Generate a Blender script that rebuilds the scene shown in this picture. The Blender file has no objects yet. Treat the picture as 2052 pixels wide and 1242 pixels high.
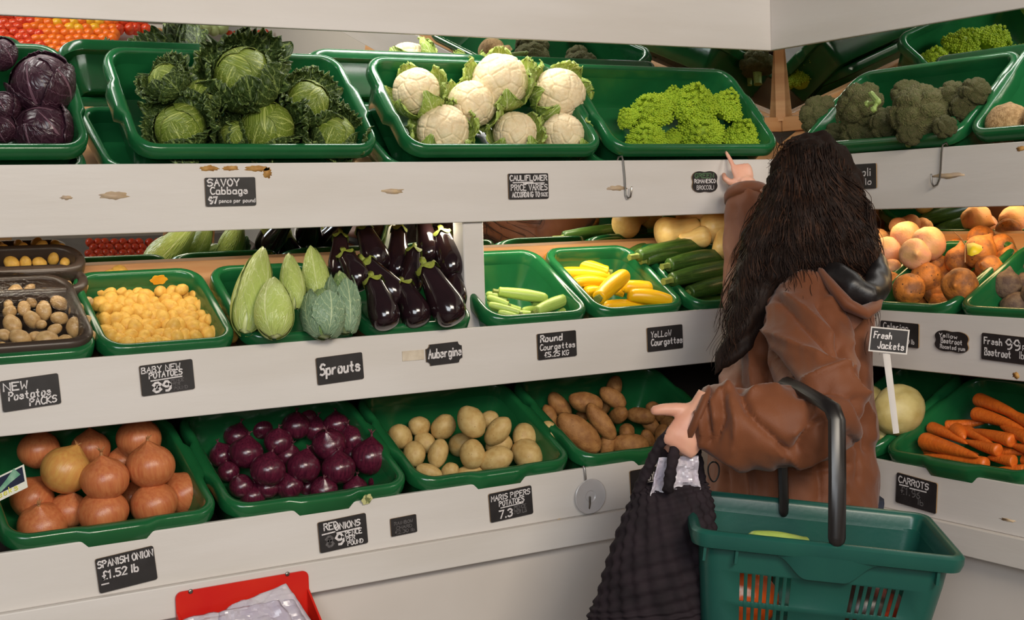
import bpy, bmesh, math, random
from math import sin, cos, pi, radians as R_
from mathutils import Vector, Matrix, Quaternion, noise, kdtree
random.seed(7)
SC = bpy.context.scene
COL = SC.collection

# ---------------------------------------------------------------- camera
H = 1.42                                    # eye height
CAM = Vector((0, 0, H))
FPX = 2800.0                                # focal length in pixels of a 2052 px wide frame
_az, _pitch, _roll = R_(58.5), R_(3.94), R_(1.73)
FH = Vector((cos(_az), sin(_az), 0)); RH = Vector((sin(_az), -cos(_az), 0)); ZU = Vector((0, 0, 1))
_f = (FH * cos(_pitch) - ZU * sin(_pitch)).normalized()
_u0 = (ZU * cos(_pitch) + FH * sin(_pitch)).normalized()
_r = RH * cos(_roll) - _u0 * sin(_roll)
_u = _u0 * cos(_roll) + RH * sin(_roll)
cd = bpy.data.cameras.new('camera'); cam = bpy.data.objects.new('camera', cd); COL.objects.link(cam)
cam.matrix_world = Matrix(((_r.x, _u.x, -_f.x, 0), (_r.y, _u.y, -_f.y, 0), (_r.z, _u.z, -_f.z, H), (0, 0, 0, 1)))
cd.sensor_width = 36.0; cd.lens = FPX / 2052 * 36.0; cd.clip_start = 0.05; cd.clip_end = 60
SC.camera = cam

# ---------------------------------------------------------------- light and exposure
SC.view_settings.view_transform = 'Standard'; SC.view_settings.look = 'None'
SC.view_settings.gamma = 1.0; SC.view_settings.use_curve_mapping = False
SC.view_settings.exposure = -0.25
w = bpy.data.worlds.new('shop daylight'); SC.world = w; w.use_nodes = True
w.node_tree.nodes['Background'].inputs[0].default_value = (1.0, 0.95, 0.91, 1)
w.node_tree.nodes['Background'].inputs[1].default_value = 0.055
def area(name, loc, target, sx, sy, power, col):
    l = bpy.data.lights.new(name, 'AREA'); l.shape = 'RECTANGLE'; l.size = sx; l.size_y = sy
    l.energy = power; l.color = col
    o = bpy.data.objects.new(name, l); COL.objects.link(o); o.location = loc
    o.rotation_euler = (Vector(target) - Vector(loc)).to_track_quat('-Z', 'Y').to_euler()
    return o
area('shopfront_daylight', (-0.8, -1.6, 2.2), (1.4, 2.5, 0.9), 2.4, 1.3, 116, (0.90, 0.95, 1.0))
area('ceiling_lamp', (1.1, -0.7, 2.5), (1.85, 2.4, 0.9), 1.2, 0.6, 72, (1.0, 0.89, 0.74))
# tube lights fixed behind the boards, over the goods: they shine straight down or a little forward
def tube_light(name, loc, sx, sy, power, col, rx=0.0, ry=0.0):
    o = area(name, loc, (loc[0], loc[1], 0), sx, sy, power, col); o.rotation_euler = (R_(rx), R_(ry), 0); return o
tube_light('tube_light_top', (1.55, 2.76, H + 0.58), 0.7, 0.05, 4.0, (1.0, 0.97, 0.92), -8)
tube_light('tube_light_top_far_left', (0.55, 2.76, H + 0.58), 0.5, 0.05, 2.0, (1.0, 0.97, 0.92), -8)
tube_light('tube_light_top_right', (2.52, 1.90, H + 0.58), 0.05, 0.9, 3.0, (1.0, 0.97, 0.92), 0, 8)
tube_light('tube_light_middle', (1.74, 2.68, H - 0.005), 0.6, 0.03, 2.1, (1.0, 0.90, 0.70), -6)
tube_light('tube_light_middle_left', (0.75, 2.68, H - 0.005), 0.7, 0.03, 0.8, (1.0, 0.90, 0.72), -6)
tube_light('tube_light_middle_right', (2.45, 2.15, H - 0.005), 0.03, 0.55, 1.1, (1.0, 0.68, 0.32), 0, 6)

# ---------------------------------------------------------------- helpers
def ray(px, py):
    return _f + _r * ((px - 1026.0) / FPX) - _u * ((py - 621.0) / FPX)
def D(px, py, d):                           # point seen at a pixel, d metres in front of the lens
    return CAM + ray(px, py) * d
def onp(px, py, p0, n):
    k = ray(px, py); return CAM + k * ((p0 - CAM).dot(n) / k.dot(n))
def onY(px, py, Y): return onp(px, py, Vector((0, Y, 0)), Vector((0, 1, 0)))
def onX(px, py, X): return onp(px, py, Vector((X, 0, 0)), Vector((1, 0, 0)))
def depth(p): return (p - CAM).dot(_f)
def proj(p):
    v = p - CAM; d = v.dot(_f); return 1026 + v.dot(_r) / d * FPX, 621 - v.dot(_u) / d * FPX

class MB:
    def __init__(s): s.v = []; s.f = []; s.uv = []; s.mi = []
    def add(s, vs, fs, uvs=None, m=0):
        o = len(s.v); s.v += [Vector(p) for p in vs]; s.f += [tuple(i + o for i in f) for f in fs]
        s.uv += uvs if uvs else [(0, 0)] * len(vs); s.mi += [m] * len(fs)
    def mesh(s, name, mats, sharp=40):
        me = bpy.data.meshes.new(name); me.from_pydata(s.v, [], s.f); me.update()
        for m in (mats if isinstance(mats, (list, tuple)) else [mats]): me.materials.append(m)
        if any(s.mi): me.polygons.foreach_set('material_index', s.mi)
        if any(u != (0, 0) for u in s.uv):
            ul = me.uv_layers.new(name='uv')
            for l in me.loops: ul.data[l.index].uv = s.uv[l.vertex_index]
        me.polygons.foreach_set('use_smooth', [True] * len(me.polygons))
        if sharp: me.set_sharp_from_angle(angle=R_(sharp))
        return me
    def box(s, a, b, m=0):
        x0, y0, z0 = a; x1, y1, z1 = b
        s.add([(x0,y0,z0),(x1,y0,z0),(x1,y1,z0),(x0,y1,z0),(x0,y0,z1),(x1,y0,z1),(x1,y1,z1),(x0,y1,z1)],
              [(3,2,1,0),(4,5,6,7),(0,1,5,4),(1,2,6,5),(2,3,7,6),(3,0,4,7)], None, m)
    def loft(s, rings, closed=True, cap0=True, cap1=True, m=0, uvs=None):
        n = len(rings[0]); vs = [p for r in rings for p in r]; fs = []
        for i in range(len(rings) - 1):
            for j in range(n if closed else n - 1):
                k = (j + 1) % n; fs.append((i*n+j, i*n+k, (i+1)*n+k, (i+1)*n+j))
        if cap0: fs.append(tuple(range(n - 1, -1, -1)))
        if cap1: fs.append(tuple((len(rings)-1)*n + j for j in range(n)))
        s.add(vs, fs, uvs, m)
    def tube(s, pts, rad, n=8, m=0, round_ends=False, flat=1.0, up=None):
        pts = [Vector(p) for p in pts]
        rads = list(rad) if isinstance(rad, (list, tuple)) else [rad] * len(pts)
        if round_ends:
            d0 = (pts[0] - pts[1]).normalized(); d1 = (pts[-1] - pts[-2]).normalized()
            a, b = pts[0], pts[-1]; ra, rb = rads[0], rads[-1]
            pre = [(a + d0 * ra * sin(t), ra * cos(t)) for t in (R_(84), R_(60), R_(30))]
            post = [(b + d1 * rb * sin(t), rb * cos(t)) for t in (R_(30), R_(60), R_(84))]
            pts = [p for p, _ in pre] + pts + [p for p, _ in post]
            rads = [q for _, q in pre] + rads + [q for _, q in post]
        rings = []; nrm = None
        for i, p in enumerate(pts):
            t = (pts[min(i+1, len(pts)-1)] - pts[max(i-1, 0)])
            t = t.normalized() if t.length > 1e-9 else Vector((0, 0, 1))
            if nrm is None:
                nrm = Vector(up) if up else (t.orthogonal())
            nrm = (nrm - t * nrm.dot(t))
            nrm = nrm.normalized() if nrm.length > 1e-6 else t.orthogonal().normalized()
            b = t.cross(nrm)
            rings.append([p + (nrm * cos(2*pi*j/n) * flat + b * sin(2*pi*j/n)) * rads[i] for j in range(n)])
        s.loft(rings, m=m)
    def lathe(s, prof, n=24, m=0, axis='z'):
        rings = []
        for r, z in prof:
            rings.append([(r*cos(2*pi*j/n), r*sin(2*pi*j/n), z) if axis == 'z' else (z, r*cos(2*pi*j/n), r*sin(2*pi*j/n)) for j in range(n)])
        s.loft(rings, m=m)
    def blob(s, c, r, sub=2, m=0, rot=None):
        bm = bmesh.new(); bmesh.ops.create_icosphere(bm, subdivisions=sub, radius=1.0)
        r = r if isinstance(r, (tuple, list, Vector)) else (r, r, r)
        q = rot or Quaternion()
        s.add([Vector(c) + q @ Vector((v.co.x*r[0], v.co.y*r[1], v.co.z*r[2])) for v in bm.verts],
              [tuple(v.index for v in f.verts) for f in bm.faces], None, m); bm.free()

def link(name, me, parent=None, loc=None, rot=None, scale=None):
    o = bpy.data.objects.new(name, me); COL.objects.link(o)
    if parent is not None: o.parent = parent
    if loc is not None: o.location = loc
    if rot is not None:
        o.rotation_mode = 'QUATERNION'; o.rotation_quaternion = rot
    if scale is not None: o.scale = scale if not isinstance(scale, (int, float)) else (scale,)*3
    return o
def tag(o, label, cat=None, group=None, kind=None):
    if label: o['label'] = label
    if cat: o['category'] = cat
    if group: o['group'] = group
    if kind: o['kind'] = kind
    return o
def thing(name, label, cat, loc=(0,0,0), rot=None, group=None):
    return tag(link(name, None, None, loc, rot), label, cat, group)
def copy_tree(o, parent=None):
    c = o.copy(); COL.objects.link(c)
    if parent is not None: c.parent = parent
    for ch in o.children:
        copy_tree(ch, c)
    return c
def remesh(mb, voxel, smooth=2):
    me = mb.mesh('tmp', MAT['skin'], 0)
    o = link('tmp', me); m = o.modifiers.new('r', 'REMESH'); m.mode = 'VOXEL'; m.voxel_size = voxel
    if smooth:
        m2 = o.modifiers.new('s', 'SMOOTH'); m2.iterations = smooth; m2.factor = 0.5
    dg = bpy.context.evaluated_depsgraph_get(); dg.update()
    ev = o.evaluated_get(dg).to_mesh()
    out = MB(); out.add([v.co.copy() for v in ev.vertices], [tuple(p.vertices) for p in ev.polygons])
    o.evaluated_get(dg).to_mesh_clear(); bpy.data.objects.remove(o)
    return out
def basis_rot(x, up):                        # rotation whose local x runs along x, z as near up as can be
    x = x.normalized(); z = (up - x * up.dot(x)).normalized(); y = z.cross(x)
    return Matrix((x, y, z)).transposed().to_quaternion()
def smooth(t): t = max(0, min(1, t)); return t*t*(3-2*t)
def fbm(p, s=1.0): return noise.fractal(Vector(p) * s, 1.0, 2.0, 3)

# ---------------------------------------------------------------- materials
MAT = {}
def mat(key, c, rough=0.5, c2=None, scale=20, bump=0.0, bscale=60, spec=0.5, sss=0.0, coat=0.0, metal=0.0,
        spots=None, spot_scale=40, spot_size=0.12, stretch=None, contrast=(0.35, 0.65), trans=0.0, alpha=1.0, sheen=0.0, bdist=0.004):
    m = bpy.data.materials.new(key); m.use_nodes = True; nt = m.node_tree; N = nt.nodes; L = nt.links
    b = N['Principled BSDF']
    def I(n, v):
        if n in b.inputs: b.inputs[n].default_value = v
    I('Base Color', (*c, 1)); I('Roughness', rough); I('Specular IOR Level', spec); I('Metallic', metal)
    I('Coat Weight', coat); I('Coat Roughness', 0.12); I('Transmission Weight', trans); I('Alpha', alpha)
    if sheen: I('Sheen Weight', sheen)
    if sss: I('Subsurface Weight', sss); I('Subsurface Radius', (0.02, 0.008, 0.004)); I('Subsurface Scale', 0.4)
    tc = N.new('ShaderNodeTexCoord'); src = tc.outputs['Object']
    oi = N.new('ShaderNodeObjectInfo')
    mp = N.new('ShaderNodeMapping'); L.new(src, mp.inputs[0])
    if stretch: mp.inputs['Scale'].default_value = stretch
    col = None
    if c2 is not None:
        nz = N.new('ShaderNodeTexNoise'); nz.noise_dimensions = '4D'
        nz.inputs['Scale'].default_value = scale; nz.inputs['Detail'].default_value = 4
        L.new(mp.outputs[0], nz.inputs['Vector'])
        mw = N.new('ShaderNodeMath'); mw.operation = 'MULTIPLY'; mw.inputs[1].default_value = 37.0
        L.new(oi.outputs['Random'], mw.inputs[0]); L.new(mw.outputs[0], nz.inputs['W'])
        rp = N.new('ShaderNodeValToRGB'); rp.color_ramp.elements[0].position = contrast[0]; rp.color_ramp.elements[1].position = contrast[1]
        rp.color_ramp.elements[0].color = (*c, 1); rp.color_ramp.elements[1].color = (*c2, 1)
        L.new(nz.outputs['Fac'], rp.inputs[0]); col = rp.outputs[0]
    if spots is not None:
        vz = N.new('ShaderNodeTexVoronoi'); vz.inputs['Scale'].default_value = spot_scale
        L.new(src, vz.inputs['Vector'])
        r2 = N.new('ShaderNodeValToRGB'); r2.color_ramp.elements[0].position = spot_size * 0.6; r2.color_ramp.elements[1].position = spot_size
        r2.color_ramp.elements[0].color = (1,1,1,1); r2.color_ramp.elements[1].color = (0,0,0,1)
        L.new(vz.outputs['Distance'], r2.inputs[0])
        mx = N.new('ShaderNodeMix'); mx.data_type = 'RGBA'
        L.new(r2.outputs[0], mx.inputs[0])
        if col is not None: L.new(col, mx.inputs[6])
        else: mx.inputs[6].default_value = (*c, 1)
        mx.inputs[7].default_value = (*spots, 1); col = mx.outputs[2]
    if col is not None: L.new(col, b.inputs['Base Color'])
    if bump:
        n2 = N.new('ShaderNodeTexNoise'); n2.inputs['Scale'].default_value = bscale; n2.inputs['Detail'].default_value = 5
        L.new(mp.outputs[0], n2.inputs['Vector'])
        bp = N.new('ShaderNodeBump'); bp.inputs['Strength'].default_value = bump; bp.inputs['Distance'].default_value = bdist
        L.new(n2.outputs['Fac'], bp.inputs['Height']); L.new(bp.outputs[0], b.inputs['Normal'])
    MAT[key] = m; return m
def sr(r, g, b):                             # sRGB 0-255 -> linear
    f = lambda c: (c/255)/12.92 if c/255 <= 0.04045 else ((c/255 + 0.055)/1.055)**2.4
    return (f(r), f(g), f(b))

def leaf_mat(key, c, c2, vein, rough=0.45, nside=6.0, slope=0.55, fine=14.0, width=0.05, finew=0.03, fine_mix=0.6, spec=0.5):
    m = mat(key, c, rough, spec=spec); nt = m.node_tree; N = nt.nodes; L = nt.links; b = N['Principled BSDF']
    uvn = N.new('ShaderNodeUVMap'); sx = N.new('ShaderNodeSeparateXYZ'); L.new(uvn.outputs[0], sx.inputs[0])
    def math_(op, a, bb=None):
        n = N.new('ShaderNodeMath'); n.operation = op
        for i, x in enumerate((a, bb)):
            if x is None: continue
            if isinstance(x, (int, float)): n.inputs[i].default_value = x
            else: L.new(x, n.inputs[i])
        return n.outputs[0]
    nz = N.new('ShaderNodeTexNoise'); nz.inputs['Scale'].default_value = 5; L.new(uvn.outputs[0], nz.inputs['Vector'])
    u = math_('ABSOLUTE', sx.outputs[0]); v = sx.outputs[1]
    wob = math_('MULTIPLY', math_('SUBTRACT', nz.outputs['Fac'], 0.5), 0.22)
    t = math_('ADD', math_('SUBTRACT', v, math_('MULTIPLY', u, slope)), wob)
    fr = math_('ABSOLUTE', math_('SUBTRACT', math_('FRACT', math_('MULTIPLY', t, nside)), 0.5))
    side = math_('LESS_THAN', fr, width)
    mid = math_('LESS_THAN', u, 0.035)
    vo = N.new('ShaderNodeTexVoronoi'); vo.feature = 'DISTANCE_TO_EDGE'; vo.inputs['Scale'].default_value = fine
    L.new(uvn.outputs[0], vo.inputs['Vector'])
    fin = math_('MULTIPLY', math_('LESS_THAN', vo.outputs['Distance'], finew), fine_mix)
    allv = math_('MAXIMUM', math_('MAXIMUM', side, mid), fin)
    n3 = N.new('ShaderNodeTexNoise'); n3.inputs['Scale'].default_value = 3; L.new(uvn.outputs[0], n3.inputs['Vector'])
    mx = N.new('ShaderNodeMix'); mx.data_type = 'RGBA'; L.new(n3.outputs['Fac'], mx.inputs[0])
    mx.inputs[6].default_value = (*c, 1); mx.inputs[7].default_value = (*c2, 1)
    mv = N.new('ShaderNodeMix'); mv.data_type = 'RGBA'; L.new(allv, mv.inputs[0]); L.new(mx.outputs[2], mv.inputs[6])
    mv.inputs[7].default_value = (*vein, 1); L.new(mv.outputs[2], b.inputs['Base Color'])
    bp = N.new('ShaderNodeBump'); bp.inputs['Strength'].default_value = 0.5; bp.inputs['Distance'].default_value = 0.003
    hh = math_('SUBTRACT', math_('MULTIPLY', vo.outputs['Distance'], 1.5), allv)
    L.new(hh, bp.inputs['Height']); L.new(bp.outputs[0], b.inputs['Normal'])
    return m

mat('white_paint', sr(216, 210, 205), 0.42, sr(207, 200, 193), 3.0, bump=0.08, bscale=30, spec=0.35, stretch=(0.6, 0.6, 4))
mat('base_paint', sr(212, 204, 197), 0.5, sr(202, 193, 185), 2.5, bump=0.08, bscale=25, spec=0.3)
mat('bare_wood', sr(214, 165, 112), 0.55, sr(188, 132, 80), 6, bump=0.1, bscale=40, stretch=(0.5, 0.5, 6))
mat('chip', sr(188, 164, 140), 0.7, sr(205, 178, 140), 60)
mat('chip_wood', sr(196, 150, 84), 0.7, sr(170, 120, 60), 80)
mat('painted_shade', sr(52, 42, 34), 0.8, sr(40, 32, 26), 8)  # shade deep in the bottom tier, put into the colour of panel and shelf
mat('green_plastic', sr(28, 97, 53), 0.2, sr(23, 86, 46), 9, bump=0.05, bscale=90, spec=0.65)
mat('mirror', (0.86, 0.88, 0.86), 0.0, metal=1.0)
mat('chalkboard', sr(34, 31, 31), 0.5, sr(44, 41, 42), 30, bump=0.05)
mat('board_edge', sr(150, 120, 84), 0.6)
mat('chalk', sr(228, 222, 220), 0.9, sr(196, 190, 190), 220)
mat('chalk_faint', sr(108, 104, 104), 0.9, sr(80, 76, 76), 220)
mat('chalk_green', sr(88, 118, 84), 0.9, sr(66, 92, 64), 220)
mat('steel', sr(150, 145, 138), 0.3, metal=1.0)
mat('black_plastic', sr(26, 23, 23), 0.32, sr(34, 30, 29), 14)
mat('skin', sr(226, 172, 146), 0.45, sr(212, 150, 126), 16, sss=0.12, bump=0.04, bscale=120)
mat('floor', sr(120, 112, 104), 0.6, sr(104, 96, 90), 4)
mat('wall', sr(200, 192, 182), 0.7)

# ---------------------------------------------------------------- room
def struct(name, mb, m):
    return tag(link(name, mb.mesh(name, m)), None, None, None, 'structure')
b = MB(); b.box((-4, -4, -0.05), (4, 4, 0)); struct('floor', b, MAT['floor'])
b = MB(); b.box((-4, 3.12, 0), (3.0, 3.2, 2.9)); struct('wall_left', b, MAT['wall'])
b = MB(); b.box((2.92, -4, 0), (3.0, 3.12, 2.9)); struct('wall_right', b, MAT['wall'])

# ---------------------------------------------------------------- shelving
YT, YM, YB = 2.60, 2.53, 2.42                # fronts of the three boards, left run
XT, XM, XB = 2.357, 2.287, 2.177             # the same boards, right run
T_ = 0.012
def sheet(mb, run, a, b2, lo, hi, t=0.012):  # sloping shelf between front line a=(off,z) and back line b2
    (ya, za), (yb, zb) = a, b2
    if run == 'L': vs = [(lo,ya,za),(hi,ya,za),(hi,yb,zb),(lo,yb,zb)]
    else: vs = [(ya,hi,za),(ya,lo,za),(yb,lo,zb),(yb,hi,zb)]
    vs = [Vector(v) for v in vs]; vs += [v - Vector((0,0,t)) for v in vs]
    mb.add(vs, [(0,1,2,3),(7,6,5,4),(0,4,5,1),(1,5,6,2),(2,6,7,3),(3,7,4,0)])
LX = -0.75
left = thing('display_shelving', 'long white painted wooden shelving with three produce tiers along the left side', 'shelving', (0, 0, 0))
right = thing('display_shelving', 'shorter white painted shelving turning the corner at the right side of picture', 'shelving', (0, 0, 0))
def part(name, mb, m, parent, sharp=40, label=None):
    o = link(name, mb.mesh(name, m, sharp), parent)
    if label: o['label'] = label
    return o
zz = lambda z: H + z
def board(run, name, f, z0, z1, lo=None, hi=None, m='white_paint', t=T_):
    mb = MB()
    if run == 'L': mb.box((LX if lo is None else lo, f, zz(z0)), (hi, f + t, zz(z1)))
    else: mb.box((f, 0.6 if lo is None else lo, zz(z0)), (f + t, hi, zz(z1)))
    me = mb.mesh(name, MAT[m]); o = link(name, me, left if run == 'L' else right)
    bv = o.modifiers.new('bevel', 'BEVEL'); bv.width = 0.002; bv.segments = 2
    return o
board('L', 'header_board', YT, 0.378, 0.64, hi=XT + T_); board('R', 'header_board', XT, 0.378, 0.64, hi=YT)
board('L', 'fascia_board', YT, -0.0155, 0.114, hi=XT + T_); board('R', 'fascia_board', XT, -0.0155, 0.114, hi=YT)
board('L', 'fascia_board', YM, -0.361, -0.2355, hi=XM + T_); board('R', 'fascia_board', XM, -0.361, -0.2355, hi=YM)
board('L', 'fascia_board', YB, -0.6415, -0.541, hi=XB + T_); board('R', 'fascia_board', XB, -0.6415, -0.541, hi=YB)
board('L', 'ledge_strip', YB - 0.012, -0.70, -0.6415, hi=XB, t=0.04, m='white_paint'); board('R', 'ledge_strip', XB - 0.012, -0.70, -0.6415, hi=YB - .012, t=0.04)
board('L', 'base_panel', YB + 0.02, -H + 0.001, -0.70, hi=XB + 0.03, t=0.02, m='base_paint'); board('R', 'base_panel', XB + 0.02, -H + 0.001, -0.70, hi=YB + 0.02, t=0.02, m='base_paint')
for run, par, T, M, B, hi, lo in (('L', left, YT, YM, YB, None, LX), ('R', right, XT, XM, XB, None, 0.6)):
    c = 0.907 if run == 'L' else 1/0.907
    oth = (XT, XM, XB) if run == 'L' else (YT, YM, YB)
    for nm, F, a, bk, m in (('top_shelf', T, (0.020, 0.004), (0.36, 0.204), 'bare_wood'), ('middle_shelf', M, (0.016, -0.340), (0.34, -0.150), 'bare_wood'),
                            ('bottom_shelf', B, (0.016, -0.650), (0.50, -0.408), 'painted_shade')):  # bottom shelf coloured dark to stand in for shade
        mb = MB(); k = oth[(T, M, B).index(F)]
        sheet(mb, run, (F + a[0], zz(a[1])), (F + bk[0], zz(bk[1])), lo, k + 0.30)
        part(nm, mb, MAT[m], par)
    # back of the bottom tier, its shade painted in as a dark colour
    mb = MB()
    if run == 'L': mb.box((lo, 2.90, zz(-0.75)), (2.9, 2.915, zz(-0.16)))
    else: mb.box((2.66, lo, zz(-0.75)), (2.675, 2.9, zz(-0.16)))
    part('back_panel', mb, MAT['painted_shade'], par)
# mirrors: glass leaning a little forward over the top tier, upright in the middle tier
TILT = R_(10)
def mirror(run, f, z0, z1, lo, hi, tilt):
    mb = MB(); dz = z1 - z0; dx = math.tan(tilt) * dz
    if run == 'L': vs = [(lo, f, zz(z0)), (hi, f, zz(z0)), (hi, f - dx, zz(z1)), (lo, f - dx, zz(z1))]; q = Vector((0, .006, 0))
    else: vs = [(f, hi, zz(z0)), (f, lo, zz(z0)), (f - dx, lo, zz(z1)), (f - dx, hi, zz(z1))]; q = Vector((.006, 0, 0))
    vs = [Vector(v) for v in vs]; vs = vs + [v + q for v in vs]
    mb.add(vs, [(0,1,2,3),(7,6,5,4),(0,4,5,1),(1,5,6,2),(2,6,7,3),(3,7,4,0)])
    part('mirror', mb, MAT['mirror'], left if run == 'L' else right, label='mirror glass behind the trays')
MTY, MTX = 2.965, 2.965 - (YT - XT)
mirror('L', MTY, 0.245, 0.62, LX, MTX, TILT); mirror('R', MTX, 0.245, 0.62, 0.6, MTY, TILT)
MMY, MMX = 2.842, 2.842 - (YT - XT)
MTILT = R_(8)
mirror('L', MMY, -0.082, 0.100, LX, MMX, MTILT); mirror('R', MMX, -0.082, 0.100, 0.6, MMY, MTILT)
def trim(run, name, f, z0, z1, t, hi, lo=None, m='bare_wood'): return board(run, name, f, z0, z1, lo=lo, hi=hi, m=m, t=t)
trim('L', 'wood_trim', MTY - 0.016, 0.205, 0.246, 0.02, MTX); trim('R', 'wood_trim', MTX - 0.016, 0.205, 0.246, 0.02, MTY - 0.02)
trim('L', 'wood_trim', MMY - 0.022, -0.150, -0.078, 0.028, MMX); trim('R', 'wood_trim', MMX - 0.022, -0.150, -0.078, 0.028, MMY - 0.03)
# the wooden post where the two upper mirrors meet
mb = MB(); mb.add([(MTX-.03, MTY-.012, zz(.235)), (MTX-.012, MTY-.03, zz(.235)), (MTX+.01, MTY-.01, zz(.235)), (MTX-.01, MTY+.01, zz(.235)),
                   (MTX-.072, MTY-.054, zz(.60)), (MTX-.054, MTY-.072, zz(.60)), (MTX+.01, MTY-.03, zz(.60)), (MTX-.03, MTY+.01, zz(.60))],
                  [(3,2,1,0),(4,5,6,7),(0,1,5,4),(1,2,6,5),(2,3,7,6),(3,0,4,7)])
part('corner_post', mb, MAT['bare_wood'], left, label='bare wood corner post between the mirrors')
# upright post in the middle tier
p0 = onY(931, 560, YT + .014); p1 = onY(972, 560, YT + .014)
mb = MB(); mb.box((p0.x, YT + 0.013, zz(-0.295)), (p1.x, YT + 0.06, zz(0.0)))
o = part('upright_post', mb, MAT['white_paint'], left)
o.modifiers.new('bevel', 'BEVEL').width = 0.003

# worn patches in the paint
def patch(run, f, px, py, wpx, hpx, m='chip', seed=0, parent=None, jag=0.35):
    c = (onY if run == 'L' else onX)(px, py, f - 0.0006); k = depth(c) / FPX
    rnd = random.Random(seed); n = 26; pts = []
    ax = Vector((1,0,0)) if run == 'L' else Vector((0,-1,0))
    fs = 1.0 / max(0.3, abs(ax.dot(RH)))
    for i in range(n):
        a = 2*pi*i/n; q = 1 - jag * rnd.random()
        pts.append(c + ax * (cos(a) * wpx/2 * k * q * fs) + ZU * (sin(a) * hpx/2 * k * q))
    nrm = Vector((0,.0005,0)) if run == 'L' else Vector((.0005,0,0))
    mb = MB(); mb.loft([[p + nrm for p in pts], pts], cap0=False); part('worn_patch', mb, MAT[m], left if run == 'L' else right, 0)
for i, a in enumerate([('L',YT,228,392,60,20),('L',YT,133,396,24,10),('L',YT,787,383,52,12),('L',YT,1235,377,50,12),('R',XT,1900,352,46,14),
                       ('L',YT,420,337,40,14,'chip_wood'),('L',YT,462,337,36,12,'chip_wood'),('L',YT,515,338,50,14,'chip_wood'),('L',YT,536,346,18,26,'chip_wood'),
                       ('L',YM,826,713,42,18,'chip'),('R',XB,2020,1042,24,7),('R',XM,2036,752,10,16,'chip_wood'),('L',YB,1120,1042,10,8),('R',XT,2046,298,14,12,'chip_wood')]):
    patch(*a, seed=i)
# ---------------------------------------------------------------- produce trays
def rrect(w, d, r, bump, n=7, m=14, sides=(1, 1, 1, 1)):
    """closed rounded rectangle, centred, with a grip that swells the middle of each side"""
    pts = []
    def line(a, b, nrm, on=1):
        for i in range(m):
            t = (i + 0.5) / m
            k = smooth((t - 0.27) / 0.05) * smooth((0.73 - t) / 0.05) * on
            p = Vector(a).lerp(Vector(b), t); pts.append((p.x + nrm[0]*bump*k, p.y + nrm[1]*bump*k, k))
    def arc(cx, cy, a0):
        for i in range(n):
            a = a0 + (pi/2) * i / (n - 1); pts.append((cx + r*cos(a), cy + r*sin(a), 0))
    x, y = w/2, d/2
    line((-x + r, -y), (x - r, -y), (0, -1), sides[0]); arc(x - r, -y + r, -pi/2)
    line((x, -y + r), (x, y - r), (1, 0), sides[1]); arc(x - r, y - r, 0)
    line((x - r, y), (-x + r, y), (0, 1), sides[2]); arc(-x + r, y - r, pi/2)
    line((-x, y - r), (-x, -y + r), (-1, 0), sides[3]); arc(-x + r, -y + r, pi)
    return pts
def tray_mesh(w, d, h, R=0.048, grip=0.009, sides=(1, 1, 1, 1)):
    prof = [(0.040, -h, 0), (0.034, -h, 0), (0.030, -h + .006, 0), (0.016, -0.032, 0), (0.006, -0.031, .6), (0.001, -0.029, 1), (0.0, -0.024, 1), (0.0, -0.008, 1), (0.002, -0.003, 1),
            (0.006, 0.0, .9), (0.012, 0.0, .5), (0.016, -0.002, .2), (0.018, -0.006, 0), (0.020, -0.030, 0), (0.034, -h + .016, 0), (0.040, -h + .007, 0), (0.048, -h + .005, 0)]
    rings = []
    for ins, z, g in prof:
        rings.append([(x, y + d/2, z - 0.007 * k * (1 if (-0.032 < z < -0.02) else 0)) for x, y, k in rrect(w - 2*ins, d - 2*ins, max(0.008, R - ins*0.8), grip*g, sides=sides)])
    mb = MB(); mb.loft(rings[:4], cap1=False); rm_ = MB(); rm_.loft(rings[3:14], cap0=False, cap1=False)
    mb.loft(rings[13:], cap0=False); return mb, rm_
_tm = {}
class Tray:
    """origin: middle of the front rim, local y runs back up the tilt, local z out of the tray"""
    def __init__(s, run, xl, xr, front, z, tilt, d, h, label, group=None, name='produce_tray', material='green_plastic'):
        yy = 330
        if run == 'L':
            a, b_ = (xl if xl < 10 else 0), 0
        s.run = run; s.tilt = R_(tilt); s.d = d; s.h = h; s.w = abs(xr - xl)
        base = Matrix.Identity(3) if run == 'L' else Matrix.Rotation(-pi/2, 3, 'Z')
        s.M = base @ Matrix.Rotation(s.tilt, 3, 'X'); s.base = base
        c = (xl + xr) / 2
        s.o = Vector((c, front, H + z)) if run == 'L' else Vector((front, c, H + z))
        sides = (0, 1, 0, 1) if (group or '').endswith('top shelf') else (1, 1, 1, 1) if (group or '').endswith('bottom shelf') else (0, 0, 0, 0)
        key = (round(s.w, 3), d, h, material, sides)
        if key not in _tm: _tm[key] = [q.mesh('tray', MAT[material]) for q in tray_mesh(s.w, d, h, sides=sides)]
        s.ob = thing(name, label, 'tray', s.o, s.M.to_quaternion(), group)
        link('basin', _tm[key][0], s.ob); link('rim', _tm[key][1], s.ob)
        s.items = []
    def L(s, x, y, z): return s.o + s.M @ Vector((x, y, z))
    def nrm(s, t=None): return s.base @ (Matrix.Rotation(s.tilt if t is None else R_(t), 3, 'X') @ Vector((0, 0, 1)))
    def at(s, px, py, off, tilt=None, back=0.0):
        """point seen at a pixel, on the plane `off` above the rim (or a steeper pile plane)"""
        n = s.nrm(tilt); return onp(px, py, s.L(0, back, 0) + n * off, n)
def X(px, py, Y): return onY(px, py, Y).x
def Yr(px, py, Xx): return onX(px, py, Xx).y
TR = {}
fT, fM, fB = YT - 0.004, YM - 0.004, YB - 0.006
gT = XT - 0.004; gM = XM - 0.004; gB = XB - 0.006
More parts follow.
